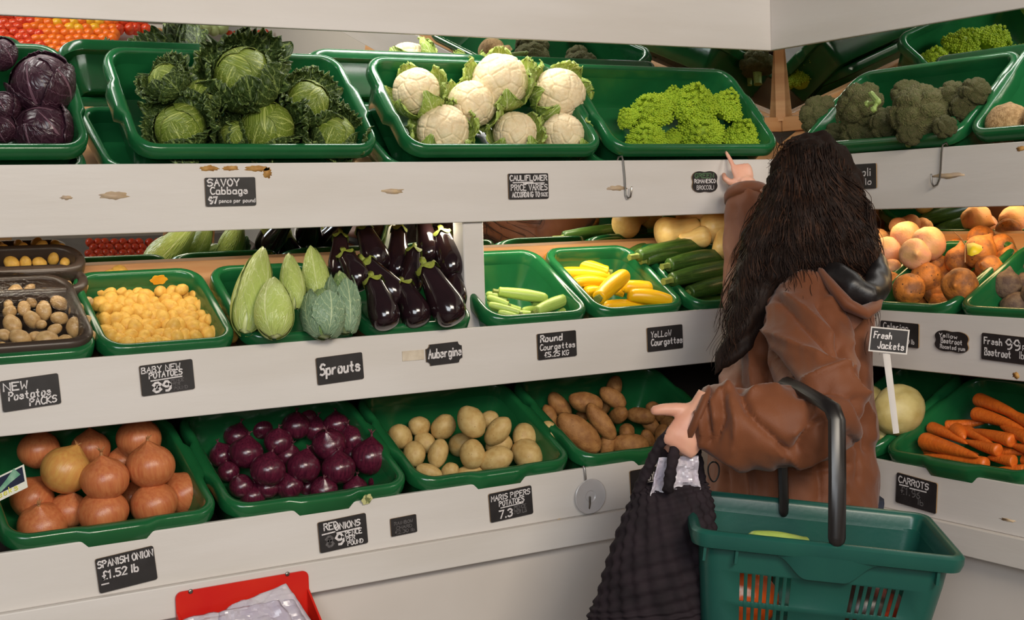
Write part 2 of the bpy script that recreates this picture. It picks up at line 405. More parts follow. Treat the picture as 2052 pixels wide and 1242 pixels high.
ztop, zmid, zbot = 0.142, -0.222, -0.521
def trayL(key, xl, xr, y, F, z, tilt, d, h, label, **k): TR[key] = Tray('L', X(xl, y, F), X(xr, y, F), F, z, tilt, d, h, label, **k)
trayL('savoy', 271, 769, 312, fT, ztop, 47, .295, .115, 'tilted green tray of dark savoy cabbages on the top shelf', group='trays on the top shelf')
sv = TR['savoy']
TR['purple'] = Tray('L', X(190, 318, fT) - 0.50, X(190, 318, fT), fT, ztop, 47, .295, .115, 'tilted green tray of dark purple cabbages, cut off by the left edge', group='trays on the top shelf')
trayL('cauli', 820, 1218, 310, fT, ztop, 47, .295, .115, 'tilted green tray of creamy white cauliflowers on the top shelf', group='trays on the top shelf')
trayL('roman', 1234, 1572, 308, fT, ztop, 47, .295, .115, 'tilted green tray of lime green romanesco in the pointing hand\'s reach', group='trays on the top shelf')
def trayR(key, yhi, ylo, F, z, tilt, d, h, label, **k): TR[key] = Tray('R', yhi, ylo, F, z, tilt, d, h, label, **k)
trayR('broc', 2.525, 2.03, gT, ztop - .004, 40, .295, .115, 'tilted green tray heaped with dark broccoli at the corner, top right', group='trays on the top shelf')
trayR('celeriac', 2.012, 1.515, gT, ztop - .004, 44, .295, .115, 'tilted green tray with a pale brown root, cut off at the right edge', group='trays on the top shelf')
# flat trays below the tilted ones
for a, b_, lab in ((X(205, 300, fT) - .46, X(215, 300, fT) - .02, 'flat green tray wedged under the purple cabbage tray'), (X(228, 300, fT), X(228, 300, fT) + .47, 'flat green tray wedged under the savoy cabbage tray'),
                   (X(822, 300, fT) - .025, X(822, 300, fT) + .45, 'flat green tray wedged under the cauliflower tray'), (X(1236, 300, fT) - .02, X(1236, 300, fT) + .45, 'flat green tray wedged under the romanesco tray')):
    Tray('L', a, b_, YT + 0.028, 0.105, 31, .27, .07, lab, group='flat trays under the tilted trays', material='green_plastic')
# middle tier
trayL('baby', 206, 484, 690, fM, zmid, 31, .265, .10, 'green tray full of small yellow potatoes on the middle shelf', group='trays on the middle shelf')
TR['pack'] = Tray('L', X(203, 700, fM) - 0.31, X(203, 700, fM), fM, zmid, 31, .265, .10, 'green tray under the film-wrapped potato pack at the left edge', group='trays on the middle shelf')
trayL('sprout', 497, 729, 675, fM, zmid, 31, .265, .10, 'green tray of pointed spring cabbages on the middle shelf', group='trays on the middle shelf')
trayL('auber', 738, 960, 660, fM, zmid, 31, .265, .10, 'green tray of glossy aubergines beside the white upright post', group='trays on the middle shelf')
trayL('pale', 984, 1192, 640, fM, zmid, 31, .275, .10, 'green tray of small pale green courgettes right of the white post', group='trays on the middle shelf')
trayL('yellow', 1201, 1384, 622, fM, zmid, 31, .275, .10, 'green tray of bright yellow courgettes on the middle shelf', group='trays on the middle shelf')
trayL('green', 1393, 1572, 612, fM, zmid, 31, .275, .10, 'green tray of dark green courgettes partly behind the shopper', group='trays on the middle shelf')
trayR('pink', 2.50, 2.245, gM, zmid, 29, .275, .10, 'green tray of pinkish roots behind the shopper in the corner', group='trays on the middle shelf')
trayR('golden', 2.235, 1.995, gM, zmid, 29, .275, .10, 'green tray heaped with golden beetroot on the right run', group='trays on the middle shelf')
trayR('beet', 1.985, 1.735, gM, zmid, 29, .275, .10, 'green tray of dark dusty beetroot at the right edge, middle shelf', group='trays on the middle shelf')
# bottom tier
trayL('onion', 8, 449, 1075, fB, zbot, 27, .33, .11, 'green tray of large brown onions, bottom shelf left', group='trays on the bottom shelf')
trayL('red', 459, 831, 1005, fB, zbot, 27, .33, .11, 'green tray of dark red onions on the bottom shelf', group='trays on the bottom shelf')
trayL('maris', 838, 1157, 945, fB, zbot, 27, .33, .11, 'green tray of pale cream potatoes on the bottom shelf', group='trays on the bottom shelf')
trayL('brown', 1167, 1470, 900, fB, zbot, 27, .33, .11, 'green tray of brown potatoes behind the black tote bag', group='trays on the bottom shelf')
trayR('turnip', 2.30, 2.098, gB, zbot, 27, .33, .11, 'green tray of cream coloured roots behind the shopper, bottom right', group='trays on the bottom shelf')
trayR('carrot', 2.088, 1.705, gB, zbot, 25, .33, .11, 'green tray of orange carrots on the bottom shelf right', group='trays on the bottom shelf')

# ---------------------------------------------------------------- unit meshes for the produce
def ico(sub):
    bm = bmesh.new(); bmesh.ops.create_icosphere(bm, subdivisions=sub, radius=1.0)
    vs = [v.co.copy() for v in bm.verts]; fs = [tuple(v.index for v in f.verts) for f in bm.faces]; bm.free(); return vs, fs
def potato(seed, sx=1.0, sy=0.8, sz=0.72, amp=0.10, m='potato'):
    vs, fs = ico(3); o = Vector((seed*7.3, seed*3.1, seed*1.7)); out = []
    for v in vs:
        k = 1 + amp * noise.noise(v * 1.1 + o) + amp*0.45 * noise.noise(v * 2.6 + o)
        out.append(Vector((v.x*sx, v.y*sy, v.z*sz)) * k)
    mb = MB(); mb.add(out, fs); return mb.mesh('potato', MAT[m], 0)
def rootball(seed, m, neck=0.25, tail=0.4):
    vs, fs = ico(4); o = Vector((seed*5.3, seed*2.1, seed*4.7)); out = []
    for v in vs:
        k = 1 + 0.07 * noise.noise(v * 1.3 + o) + 0.03 * noise.noise(v * 4 + o) + 0.012*noise.noise(v*11+o)
        p = v * k
        a = max(0, (-v.z - 0.82) / 0.18); p.z -= tail * a * a; p.x *= 1 - .5*a; p.y *= 1 - .5*a
        c = max(0, (v.z - 0.88) / 0.12); p.z += neck * c * (0.7 + 0.3*noise.noise(v*14+o))
        out.append(p)
    mb = MB(); mb.add(out, fs); return mb.mesh('root', MAT[m], 0)
def cells(k, seed, jit=0.25):
    rnd = random.Random(seed); t = kdtree.KDTree(k)
    for i in range(k):
        z = 1 - 2*(i + .5)/k; a = i * 2.399963; r = math.sqrt(1 - z*z)
        p = Vector((r*cos(a), r*sin(a), z)) + Vector((rnd.uniform(-1,1), rnd.uniform(-1,1), rnd.uniform(-1,1))) * jit * math.sqrt(12.0/k) * .6
        t.insert(p.normalized(), i)
    t.balance(); return t
def dome(t, v, k, w=.85):
    (a, _, d1), (b_, _, d2) = t.find_n(v, 2); s = 1.9 / math.sqrt(k)
    return smooth((d2 - d1) / (s * w)) ** 0.6
def curdle(seed, k1, k2, a1, a2, m, name, flat=0.85, sub=5, grain=0.0, w=.85):
    vs, fs = ico(sub); t1 = cells(k1, seed); t2 = cells(k2, seed + 9, .35); out = []; o = Vector((seed*3.3, 1.1, seed))
    for v in vs:
        k = 1 + a1 * dome(t1, v, k1, w) + a2 * dome(t2, v, k2) + .07 * noise.noise(v * 1.4 + o) + grain * noise.noise(v * 42 + o)
        p = v * k; p.z *= flat
        if p.z < -0.45: p.z = -0.45 + (p.z + 0.45) * .3
        out.append(p / 1.12)
    mb = MB(); mb.add(out, fs); return mb.mesh(name, MAT[m], 0)

def leaf_patch(mb, prof, az, span, t0, t1, lift=0.02, flare=0.0, ruffle=0.0, crinkle=0.0, n=26, seed=0, tipw=0.5, m=0, curlback=0.0):
    """one leaf laid on a body of revolution prof(t)->(radius,z); u across, v from the base to the tip"""
    vs = []; uvs = []; fs = []; o = Vector((seed*2.7, seed*1.9, seed*.7))
    for i in range(n + 1):
        s = i / n
        for j in range(n + 1):
            u = -1 + 2*j/n
            t = t0 + (t1 - t0) * (s - 0.16 * u*u * s)
            wf = min(1.0, 0.45 + 1.3*s) * (1 - tipw * s**4)
            a = az + u * span * wf
            r, z = prof(max(0.0, min(1.0, t)))
            d = 1 + lift + flare * s*s + curlback * s**5 + ruffle * (abs(u)**3 + s**4) * .5 * (noise.noise(Vector((u*7, s*9, seed*3.3))) * 1.6) \
                + ruffle * .32 * max(abs(u)**4, s**6) * sin(30*s + 22*u + seed) + crinkle * (abs(noise.noise(Vector((u*9, s*10, seed*1.3)))) - .2)
            e = 0.03 * (abs(u)**2) * (1 if flare > .05 else 0)
            vs.append(Vector((r*cos(a)*(d+e), r*sin(a)*(d+e), z * (1 + (d - 1) * .55)))); uvs.append((u, s))
    w_ = n + 1
    for i in range(n):
        for j in range(n): fs.append((i*w_+j, i*w_+j+1, (i+1)*w_+j+1, (i+1)*w_+j))
    mb.add(vs, fs, uvs, m)
def sphere_prof(t): a = pi * t; return max(1e-4, sin(a)), -cos(a)
def cone_prof(t):
    r = 0.52 * (sin(pi * min(1, t*1.05 + .02) ** 0.62)) ** 0.9 if 0 < t < 1 else 1e-4
    r = 0.62 * (t ** .5) * (1 - t) ** .85 * 1.75
    return max(1e-4, r), -0.9 + 1.9 * t
def leaf_obj(name, parent, m, *a, thick=0.012, **k):
    mb = MB(); leaf_patch(mb, *a, **k); o = link(name, mb.mesh(name, MAT[m], 0), parent)
    sm = o.modifiers.new('thickness', 'SOLIDIFY'); sm.thickness = thick; sm.offset = 0
    return o
def ball_head(seed, m, name, crinkle, tight=3):
    mb = MB(); vs, fs = ico(3); mb.add([v * .985 for v in vs], fs, [(v.x*.9, v.z*.5 + .5) for v in vs])
    for i in range(tight):
        leaf_patch(mb, sphere_prof, seed + i*2*pi/tight, 1.45, 0.05, 0.98 - .05*i, lift=.02 + .018*i, crinkle=crinkle, n=24, seed=seed*3 + i, ruffle=.02)
    return mb.mesh(name, MAT[m], 0)

mat('potato', sr(206, 176, 116), 0.5, sr(188, 152, 92), 2.5, bump=0.15, bscale=9, spots=sr(120, 84, 44), spot_scale=3.2, spot_size=0.10, spec=0.35)
mat('baby_potato', sr(226, 180, 84), 0.5, sr(206, 156, 68), 2.2, bump=0.12, bscale=8, spots=sr(150, 100, 46), spot_scale=2.6, spot_size=0.07, spec=0.35)
mat('pack_potato', sr(196, 162, 110), 0.42, sr(172, 134, 84), 2.2, bump=0.15, bscale=8, spots=sr(110, 76, 42), spot_scale=2.8, spot_size=0.09)
mat('brown_potato', sr(172, 122, 70), 0.6, sr(140, 92, 50), 2.5, bump=0.3, bscale=12, spots=sr(92, 56, 30), spot_scale=4, spot_size=0.10, spec=0.3)
mat('onion', sr(204, 128, 78), 0.34, sr(184, 98, 58), 2.2, stretch=(4, 4, .5), bump=0.12, bscale=6, contrast=(.3, .7))
mat('onion_light', sr(212, 160, 84), 0.34, sr(204, 140, 74), 2.0, stretch=(4, 4, .5), bump=0.12, bscale=6)
mat('onion_neck', sr(176, 124, 76), 0.7, sr(150, 96, 54), 30)
mat('red_onion', sr(96, 32, 52), 0.22, sr(66, 20, 38), 2.4, stretch=(4, 4, .5), bump=0.12, bscale=6, coat=0.3)
mat('red_neck', sr(110, 56, 66), 0.5, sr(80, 36, 46), 30)
mat('cauliflower', sr(234, 216, 180), 0.6, sr(224, 200, 158), 5, bump=0.35, bscale=26, bdist=.003, sss=0.08, spec=0.3)
mat('romanesco', sr(168, 190, 46), 0.55, sr(146, 176, 40), 4, bump=0.25, bscale=40, spec=0.3)
mat('broccoli', sr(106, 110, 64), 0.75, sr(126, 120, 80), 6, bump=1.0, bscale=17, bdist=.02, spec=0.25)
mat('broccoli_stalk', sr(150, 170, 90), 0.55, sr(120, 146, 70), 10)
mat('aubergine', sr(38, 22, 26), 0.13, sr(30, 18, 22), 3, coat=0.35, spec=0.55)
mat('calyx', sr(150, 160, 56), 0.6, sr(120, 128, 48), 14)
mat('courgette', sr(44, 72, 28), 0.33, sr(70, 100, 38), 3, stretch=(.5, 5, 5), spots=sr(110, 138, 66), spot_scale=16, spot_size=0.16)
mat('yellow_courgette', sr(244, 190, 22), 0.32, sr(238, 172, 14), 3, stretch=(.5, 4, 4), sss=.05)
mat('pale_courgette', sr(150, 178, 74), 0.4, sr(178, 196, 104), 5, stretch=(.4, 7, 7))
mat('stem_green', sr(128, 140, 62), 0.6, sr(104, 116, 48), 20)
mat('squash', sr(240, 204, 128), 0.4, sr(232, 188, 110), 3, stretch=(.5, 3, 3))
mat('golden_beet', sr(204, 124, 48), 0.6, sr(132, 80, 42), 1.6, bump=0.35, bscale=7, spots=sr(70, 44, 26), spot_scale=2.6, spot_size=0.16, contrast=(.4, .62))
mat('pink_root', sr(214, 154, 122), 0.55, sr(204, 158, 104), 1.5, bump=0.25, bscale=7, spots=sr(150, 100, 64), spot_scale=2.2, spot_size=0.10)
mat('dark_beet', sr(122, 98, 76), 0.75, sr(92, 70, 58), 2.2, bump=0.45, bscale=8, contrast=(.4, .6))
mat('turnip', sr(206, 190, 128), 0.5, sr(186, 166, 100), 2.0, bump=0.2, bscale=6)
mat('celeriac', sr(196, 160, 112), 0.75, sr(150, 116, 72), 7, bump=0.8, bscale=16)
mat('carrot', sr(222, 112, 34), 0.45, sr(206, 96, 28), 3, stretch=(7, 1, 1), bump=0.3, bscale=4)
mat('fruit', sr(236, 120, 24), 0.35, sr(230, 104, 16), 3)
mat('fruit_red', sr(206, 44, 26), 0.3, sr(220, 84, 34), 3)
mat('fruit_yellow', sr(238, 186, 40), 0.35, sr(230, 166, 30), 3)
leaf_mat('savoy_inner', sr(118, 134, 42), sr(92, 114, 36), sr(168, 178, 92), nside=7, fine=15, width=.05, finew=.022, fine_mix=.55)
leaf_mat('savoy_outer', sr(40, 58, 24), sr(60, 82, 30), sr(124, 142, 76), nside=7, fine=17, width=.06, finew=.026, fine_mix=.6)
leaf_mat('purple_leaf', sr(46, 24, 34), sr(60, 31, 44), sr(112, 80, 92), nside=5, fine=8, width=.018, finew=.008, fine_mix=.35, rough=.3)
leaf_mat('spring_leaf', sr(166, 184, 88), sr(184, 198, 112), sr(206, 214, 146), nside=5, fine=9, width=.03, finew=.012, fine_mix=.5, rough=.36)
leaf_mat('spring_outer', sr(108, 142, 74), sr(128, 154, 96), sr(176, 192, 132), nside=5, fine=9, width=.04, finew=.012, fine_mix=.5, rough=.4)
leaf_mat('blue_leaf', sr(116, 146, 118), sr(128, 152, 116), sr(178, 194, 150), nside=5, fine=9, width=.04, finew=.012, fine_mix=.4, rough=.42)
leaf_mat('cauli_leaf', sr(168, 188, 84), sr(140, 166, 66), sr(206, 216, 150), nside=6, fine=10, width=.05, finew=.015)

# ---------------------------------------------------------------- naming the members of a pile by where they lie
ORD = ['leftmost', 'second from left', 'third from left', 'fourth from left', 'fifth from left', 'sixth from left', 'seventh from left', 'eighth from left', 'ninth from left', 'tenth from left', 'eleventh from left', 'twelfth from left']
ROW = ['front row', 'second row', 'third row', 'fourth row', 'fifth row', 'sixth row', 'seventh row']
def name_rows(lst, desc, thr):
    """lst: [(px,py,object)], front row = lowest in view"""
    lst = sorted(lst, key=lambda t: -t[1]); rows = []
    for it in lst:
        if rows and abs(rows[-1][0][1] - it[1]) < thr: rows[-1].append(it)
        else: rows.append([it])
    for i, r in enumerate(rows):
        r.sort(key=lambda t: t[0])
        rn = ROW[i] if i < len(rows) - 1 or i == 0 else 'back row'
        for j, it in enumerate(r):
            pos = ('only one' if len(r) == 1 else 'rightmost' if j == len(r) - 1 and len(r) > 2 else ORD[j])
            it[2]['label'] = f'{desc}, {pos} in the {rn}'
def rq(): return Quaternion((random.gauss(0,1), random.gauss(0,1), random.gauss(0,1), random.gauss(0,1))).normalized()
def face_rot(axis, spin=0.0):                # local z points along axis
    return axis.normalized().to_track_quat('Z', 'Y') @ Quaternion((0, 0, 1), spin)
# ================================================================ PRODUCE
def pxr(rpx, p): return rpx / FPX * depth(p)
TOCAM = -FH
# ---- potatoes and round things given by pixel centre and radius
def pile(tr, items, meshes, name, cat, group, desc=None, label=None, off=None, tilt=None, back=0.0, thr=18, lift=0.0, ell=(1,1,1), upright=False, children=None, body=None):
    out = []
    for it in items:
        px, py, rp = it[:3]; o3 = it[3] if len(it) > 3 else {}
        t = TR[tr]; k = 2.8
        c = t.at(px, py, -.03, tilt, back); r = pxr(rp, c)
        of = (-t.h + 0.01 + r * .85 if off is None else off) + lift + o3.get('up', 0)
        c = t.at(px, py, of, tilt, back); r = pxr(rp, c)
        if 'rot' in o3: q = o3['rot']
        elif 'ang' in o3:                    # long axis direction in the picture, degrees, 0 = right
            a = R_(o3['ang']); q = basis_rot(RH * cos(a) + ZU * sin(a) + FH * random.uniform(-.3, .3), -FH + ZU*.5)
        elif upright: q = face_rot(ZU + Vector((random.uniform(-1,1), random.uniform(-1,1), 0)) * .45 + TOCAM * .25, random.random()*6)
        else: q = rq()
        e = o3.get('e', ell)
        me = meshes[o3.get('m', random.randrange(min(4, len(meshes))))]
        if body: ob = link(name, None, None, c, q, (r*e[0], r*e[1], r*e[2])); link(body, me, ob)
        else: ob = link(name, me, None, c, q, (r*e[0], r*e[1], r*e[2]))
        tag(ob, label or 'x', cat, group)
        if children: children(ob, o3)
        out.append((px, py, ob))
    if desc: name_rows(out, desc, thr)
    return out
def scatter(poly, n, r, seed, tries=9000):
    rnd = random.Random(seed); xs = [p[0] for p in poly]; ys = [p[1] for p in poly]; pts = []
    def inside(x, y):
        c = False
        for i in range(len(poly)):
            (x1, y1), (x2, y2) = poly[i], poly[i-1]
            if (y1 > y) != (y2 > y) and x < (x2-x1)*(y-y1)/(y2-y1) + x1: c = not c
        return c
    for _ in range(tries):
        x, y = rnd.uniform(min(xs), max(xs)), rnd.uniform(min(ys), max(ys))
        if inside(x, y) and all((x-a)**2 + ((y-b_)*1.15)**2 > r*r for a, b_ in pts): pts.append((x, y))
        if len(pts) >= n: break
    return pts

# small yellow potatoes
ms = [potato(i, 1.1, .85, .8, .10, 'baby_potato') for i in range(5)]
poly = [(188,556),(238,545),(262,556),(300,570),(330,580),(352,566),(398,575),(408,590),(432,600),(442,630),(472,662),(466,674),(380,684),(250,694),(214,676)]
pts = scatter(poly, 120, 15.5, 3)
pile('baby', [(x, y, random.uniform(15, 20)) for x, y in pts], ms, 'potato', 'potato', 'small yellow potatoes in the tray', label='small smooth yellow potato in the heap filling its green tray', off=-0.045)
poly2 = [(195,575),(300,580),(430,612),(460,660),(250,684),(216,668)]
pile('baby', [(x, y, 19) for x, y in scatter(poly2, 34, 26, 5)], ms, 'potato', 'potato', 'small yellow potatoes in the tray', label='small smooth yellow potato in the heap filling its green tray', off=-0.066)
pile('baby', [(243,561,15,{'up':.012}),(218,568,15),(200,577,15),(421,605,11,{'up':.005}),(364,580,15,{'up':.012}),(420,640,12,{'up':.008}),(347,655,18,{'up':.006})], ms, 'potato', 'potato', 'small yellow potatoes in the tray', label='small smooth yellow potato in the heap filling its green tray', off=-0.04)

# potato pack in its dark tray under film
t = TR['pack']
mat('pack_tray', sr(66, 54, 46), 0.35, sr(54, 44, 38), 10)
mat('film', (1, 1, 1), 0.04)
m = MAT['film']; nt = m.node_tree; bs = nt.nodes['Principled BSDF']; tb = nt.nodes.new('ShaderNodeBsdfTransparent'); gl = nt.nodes.new('ShaderNodeBsdfGlossy'); gl.inputs['Roughness'].default_value = .08
mx = nt.nodes.new('ShaderNodeMixShader'); fz = nt.nodes.new('ShaderNodeFresnel'); fz.inputs[0].default_value = 1.18
bpn = nt.nodes.new('ShaderNodeBump'); bpn.inputs['Strength'].default_value = .5; bpn.inputs['Distance'].default_value = .006; nn = nt.nodes.new('ShaderNodeTexNoise'); nn.inputs['Scale'].default_value = 22
nt.links.new(nn.outputs[0], bpn.inputs['Height']); nt.links.new(bpn.outputs[0], gl.inputs['Normal']); nt.links.new(bpn.outputs[0], fz.inputs['Normal'])
nt.links.new(fz.outputs[0], mx.inputs[0]); nt.links.new(tb.outputs[0], mx.inputs[1]); nt.links.new(gl.outputs[0], mx.inputs[2]); nt.links.new(mx.outputs[0], nt.nodes['Material Output'].inputs[0])
def pack(label, loc, M, w_=.285, d_=.235, film=True):
    root = thing('potato_pack', label, 'pack', loc, M.to_quaternion(), 'wrapped potato packs')
    mb, rb_ = tray_mesh(w_, d_, .075, .05, 0.0); link('pack_tray', mb.mesh('pack_tray', MAT['pack_tray']), root); link('rim', rb_.mesh('rim', MAT['pack_tray']), root)
    if film:
        mb = MB(); n = 16; vs = []
        for i in range(n+1):
            for j in range(n+1):
                u, v = i/n, j/n; vs.append(((u-.5)*(w_-.01), .005 + v*(d_-.01), .004 + .032*(sin(pi*u)*sin(pi*v))**.5 + .004*noise.noise(Vector((u*7, v*7, 3)))))
        mb.add(vs, [(a*(n+1)+b2, (a+1)*(n+1)+b2, (a+1)*(n+1)+b2+1, a*(n+1)+b2+1) for a in range(n) for b2 in range(n)])
        link('film_wrap', mb.mesh('film_wrap', m, 0), root)
    return root
pack('dark plastic pack of wrapped brownish potatoes in the front at left edge', t.L(0.012, 0.012, .012), t.M)
ms2 = [potato(i + 20, 1.12, .86, .8, .08, 'pack_potato') for i in range(5)]
cr = lambda lst, ox, oy, s: [(ox + a[0]/s, oy + a[1]/s, a[2]/s) + tuple(a[3:]) for a in lst]
pk = cr([(110,260,76),(210,215,50),(365,170,60),(320,260,60),(430,215,50),(525,260,58),(600,215,48),(225,305,50),(435,320,64),(630,315,50),(320,375,70),(175,360,55),(70,385,60),(560,375,66),
         (235,440,68),(435,430,62),(90,475,78),(640,465,55),(540,495,70),(400,510,50),(300,475,44),(150,575,76),(640,565,64),(340,585,78),(475,590,52),(30,550,50),(20,640,45),(210,650,56),(95,670,58),(545,635,66),(380,660,75),(255,560,45),(490,190,40),(20,260,40),(60,330,45)], 0, 520, 3.654)
pile('pack', pk, ms2, 'potato', 'potato', 'potatoes under the film of the front pack', label='smooth tan potato under clear film in the pack at left edge', off=-0.013)
# two more packs standing behind it
Mp = Matrix.Rotation(R_(46), 3, 'X')
def behind(px, py, Y): return onY(px, py, Y) - t.M @ Vector((.1425, .10, 0))
c2, c3 = behind(163, 524, 2.765), behind(158, 484, 2.805)
pack('brown plastic potato pack peeking out behind the front pack', c2, t.M, .285, .10, False)
pack('hindmost brown plastic potato pack below the white board at left', c3, t.M, .285, .10, False)
mp2 = [potato(i + 40, 1.1, .9, .85, .06, 'baby_potato') for i in range(2)]
for lst, dpt, lab in (([(4,745,60),(85,830,55),(185,830,50),(290,830,50),(390,800,48),(475,825,40)], c2, 'yellow potato in the brown pack behind the front pack'), ([(30,725,40),(172,715,42),(305,710,48),(450,715,35)], c3, 'yellow potato in the hindmost brown pack under the white board')):
    for a in cr(lst, 0, 300, 3.654):
        n_ = t.nrm(); c = onp(a[0], a[1], dpt + n_ * -.012, n_); r = pxr(a[2], c)
        tag(link('potato', mp2[0], None, c, rq(), r), lab, 'potato', lab + ' group' if False else 'yellow potatoes in the ' + ('second' if dpt is c2 else 'hindmost') + ' pack')
for a in cr([(45,920,50),(225,890,40),(120,930,45)], 0, 300, 3.654):
    n_ = t.nrm(); c = onp(a[0], a[1], c2 + n_ * -.03, n_); r = pxr(a[2], c)
    tag(link('potato', mp2[1], None, c, rq(), r), 'yellow potato showing just above the rim of the front pack', 'potato', 'yellow potatoes lying on the packs')

# pale cream potatoes
ms3 = [potato(i + 60, 1.06, .9, .86, .07, 'potato') for i in range(6)]
mp = cr([(130,605,85,{'up':.01}),(250,540,72,{'up':.02}),(400,545,82,{'up':.03}),(575,515,102,{'up':.075,'e':(1.05,.95,.95)}),(680,500,62,{'up':.05}),(285,640,72),(220,710,80),(365,710,82,{'up':.012,'e':(1.1,.85,.9),'ang':75}),(510,655,85,{'up':.0}),(580,715,92,{'up':.03}),
    (740,570,92,{'up':.055,'e':(1.15,.85,.9),'ang':50}),(745,655,82,{'up':.02}),(730,745,98,{'up':.03,'e':(1.1,.9,.9),'ang':20}),(905,610,88,{'up':.035}),(920,715,104,{'up':.015}),(1065,597,82,{'up':.05,'e':(1.15,.82,.85),'ang':110}),(1095,720,78),(310,822,68,{'e':(1.2,.8,.8),'ang':-20}),(440,822,60),(565,828,68,{'e':(1.2,.8,.8),'ang':5})], 760, 680, 3.105)
pile('maris', mp, ms3, 'potato', 'potato', 'pale cream potatoes in the bottom tray', desc='pale cream potato on the bottom shelf', thr=17)
# brown potatoes
ms4 = [potato(i + 80, 1.25, .74, .7, .12, 'brown_potato') for i in range(6)]
bp_ = cr([(1240,580,128,{'ang':-42,'up':.02,'e':(1.1,.95,.95)}),(1378,512,104,{'ang':-52,'up':.035,'e':(1.05,.78,.8)}),(1420,650,70,{'ang':75}),(1285,392,88,{'ang':-12,'up':.05}),(1450,362,78,{'ang':-35,'up':.05}),(1490,470,72,{'up':.03}),(1120,410,80,{'up':.02}),
    (1060,490,72),(965,480,58),(885,392,74,{'up':.02}),(1540,575,72,{'up':.01}),(1625,475,76,{'up':.02}),(1690,535,66),(1565,655,96,{'ang':-4}),(1668,622,66),(1460,300,66,{'up':.05}),(1720,450,70,{'up':.02}),(1260,480,55),(1390,430,55,{'up':.01}),(1760,600,66),(1800,520,70)], 760, 680, 3.105)
pile('brown', bp_, ms4, 'potato', 'potato', 'brown potatoes in the bottom tray', desc='brown russet potato behind the black tote', thr=17)

# onions
def onion_mesh(seed, m, squash=.88):
    prof = []
    for i in range(27):
        a = pi * i / 26
        r = sin(a); z = -cos(a) * squash
        prof.append([max(.012, r), z])
    for p in prof:
        if p[1] > .72 * squash:
            k = (p[1] / squash - .72) / .28; p[0] = max(.07, p[0] * (1 - .22*k*k)); p[1] += .17 * k**4
    mb = MB(); rings = []; o = seed * 3.7; n = 32
    for r, z in prof:
        rings.append([Vector((r*cos(2*pi*j/n), r*sin(2*pi*j/n), z)) * (1 + .035*noise.noise(Vector((cos(2*pi*j/n)*1.2 + o, sin(2*pi*j/n)*1.2, z*.9))) + .006*sin(9*2*pi*j/n + o)) for j in range(n)])
    mb.loft(rings); return mb.mesh('onion', MAT[m], 0)
def neck_mesh(seed, m, L_=.34):
    mb = MB(); rnd = random.Random(seed)
    mb.tube([(0,0,.86),(.015,0,1.06),(.03,.02,1.10 + L_*.5)], [.12, .07, .045], 8)
    for i in range(6):
        a = rnd.random()*6.3; q = Vector((cos(a), sin(a), 0))
        mb.tube([Vector((.03,.02,1.04 + L_*.4)), Vector((.03,.02,1.06 + L_*.7)) + q*.07, Vector((.03,.02,1.1 + L_)) + q*(.1 + .14*rnd.random())], [.045, .032, .006], 5)
    return mb.mesh('dry_neck', MAT[m], 0)
om = [onion_mesh(i, 'onion') for i in range(4)] + [onion_mesh(9, 'onion_light', .95)]
nk = [neck_mesh(1, 'onion_neck'), neck_mesh(2, 'onion_neck', .16), neck_mesh(3, 'onion_neck', .12)]
def oneck(ob, o3): link('dry_neck', nk[o3.get('n', 1)], ob)
tl = lambda x, y=0.0, z=1.0: face_rot(RH*x + ZU*z - FH*y, random.random()*6)
ON = [(405,315,152,{'m':4,'up':.06,'rot':tl(.5,-.2)},'gold brown onion with a yellow cast, back left of the onion tray'), (650,370,150,{'n':0,'up':.07,'rot':tl(-.05,.2)},'brown onion with a tall tufted neck in the middle of its tray'), (932,288,152,{'up':.075,'rot':tl(-.05,.1)},'largest brown onion, upper right of the onion tray'),
      (200,490,142,{'up':.0,'rot':tl(.5,-.5)},'brown onion beside the printed price card at the left'), (428,560,118,{'up':.0,'rot':tl(.4,.3)},'dull brown onion wedged behind the two front onions'), (640,572,156,{'up':.015,'rot':tl(-.05,.25)},'pale brown onion in the centre of the front row of onions'),
      (952,520,148,{'up':.015,'rot':tl(-.15,.2)},'greyish brown onion at the front right of its tray'), (1140,455,142,{'up':.01,'rot':tl(-.6,.2)},'orange brown onion lying at the right rim of its tray'), (262,652,152,{'up':-.02,'rot':tl(.1,.6)},'striped reddish onion lowest in the front left corner'),
      (860,120,140,{'up':.06,'rot':tl(.1,0)},'shaded onion at the back right of the onion tray'), (240,190,130,{'up':.05,'rot':tl(0,0)},'shaded onion at the back left above the price card'), (1110,250,80,{'up':.03,'n':0,'rot':tl(0,.3)},'small onion with dry tuft in shade at the right back'), (745,265,95,{'up':.02,'rot':tl(0,0)},'onion half hidden between the two tallest onions'), (820,480,90,{'up':-.01,'rot':tl(0,0)},'onion buried at the centre between front and middle onions'),
      (560,180,120,{'up':.04,'rot':tl(0,0)},'shaded onion at the back centre under the white board')]
for a in ON:
    (p,) = pile('onion', cr([a[:4]], 0, 840, 3.089), om, 'onion', 'onion', 'brown onions in the bottom tray', label=a[4], children=oneck, body='bulb')
ro = [onion_mesh(i + 30, 'red_onion', .9) for i in range(4)]
rk = [neck_mesh(5, 'red_neck', .2), neck_mesh(6, 'red_neck', .35)]
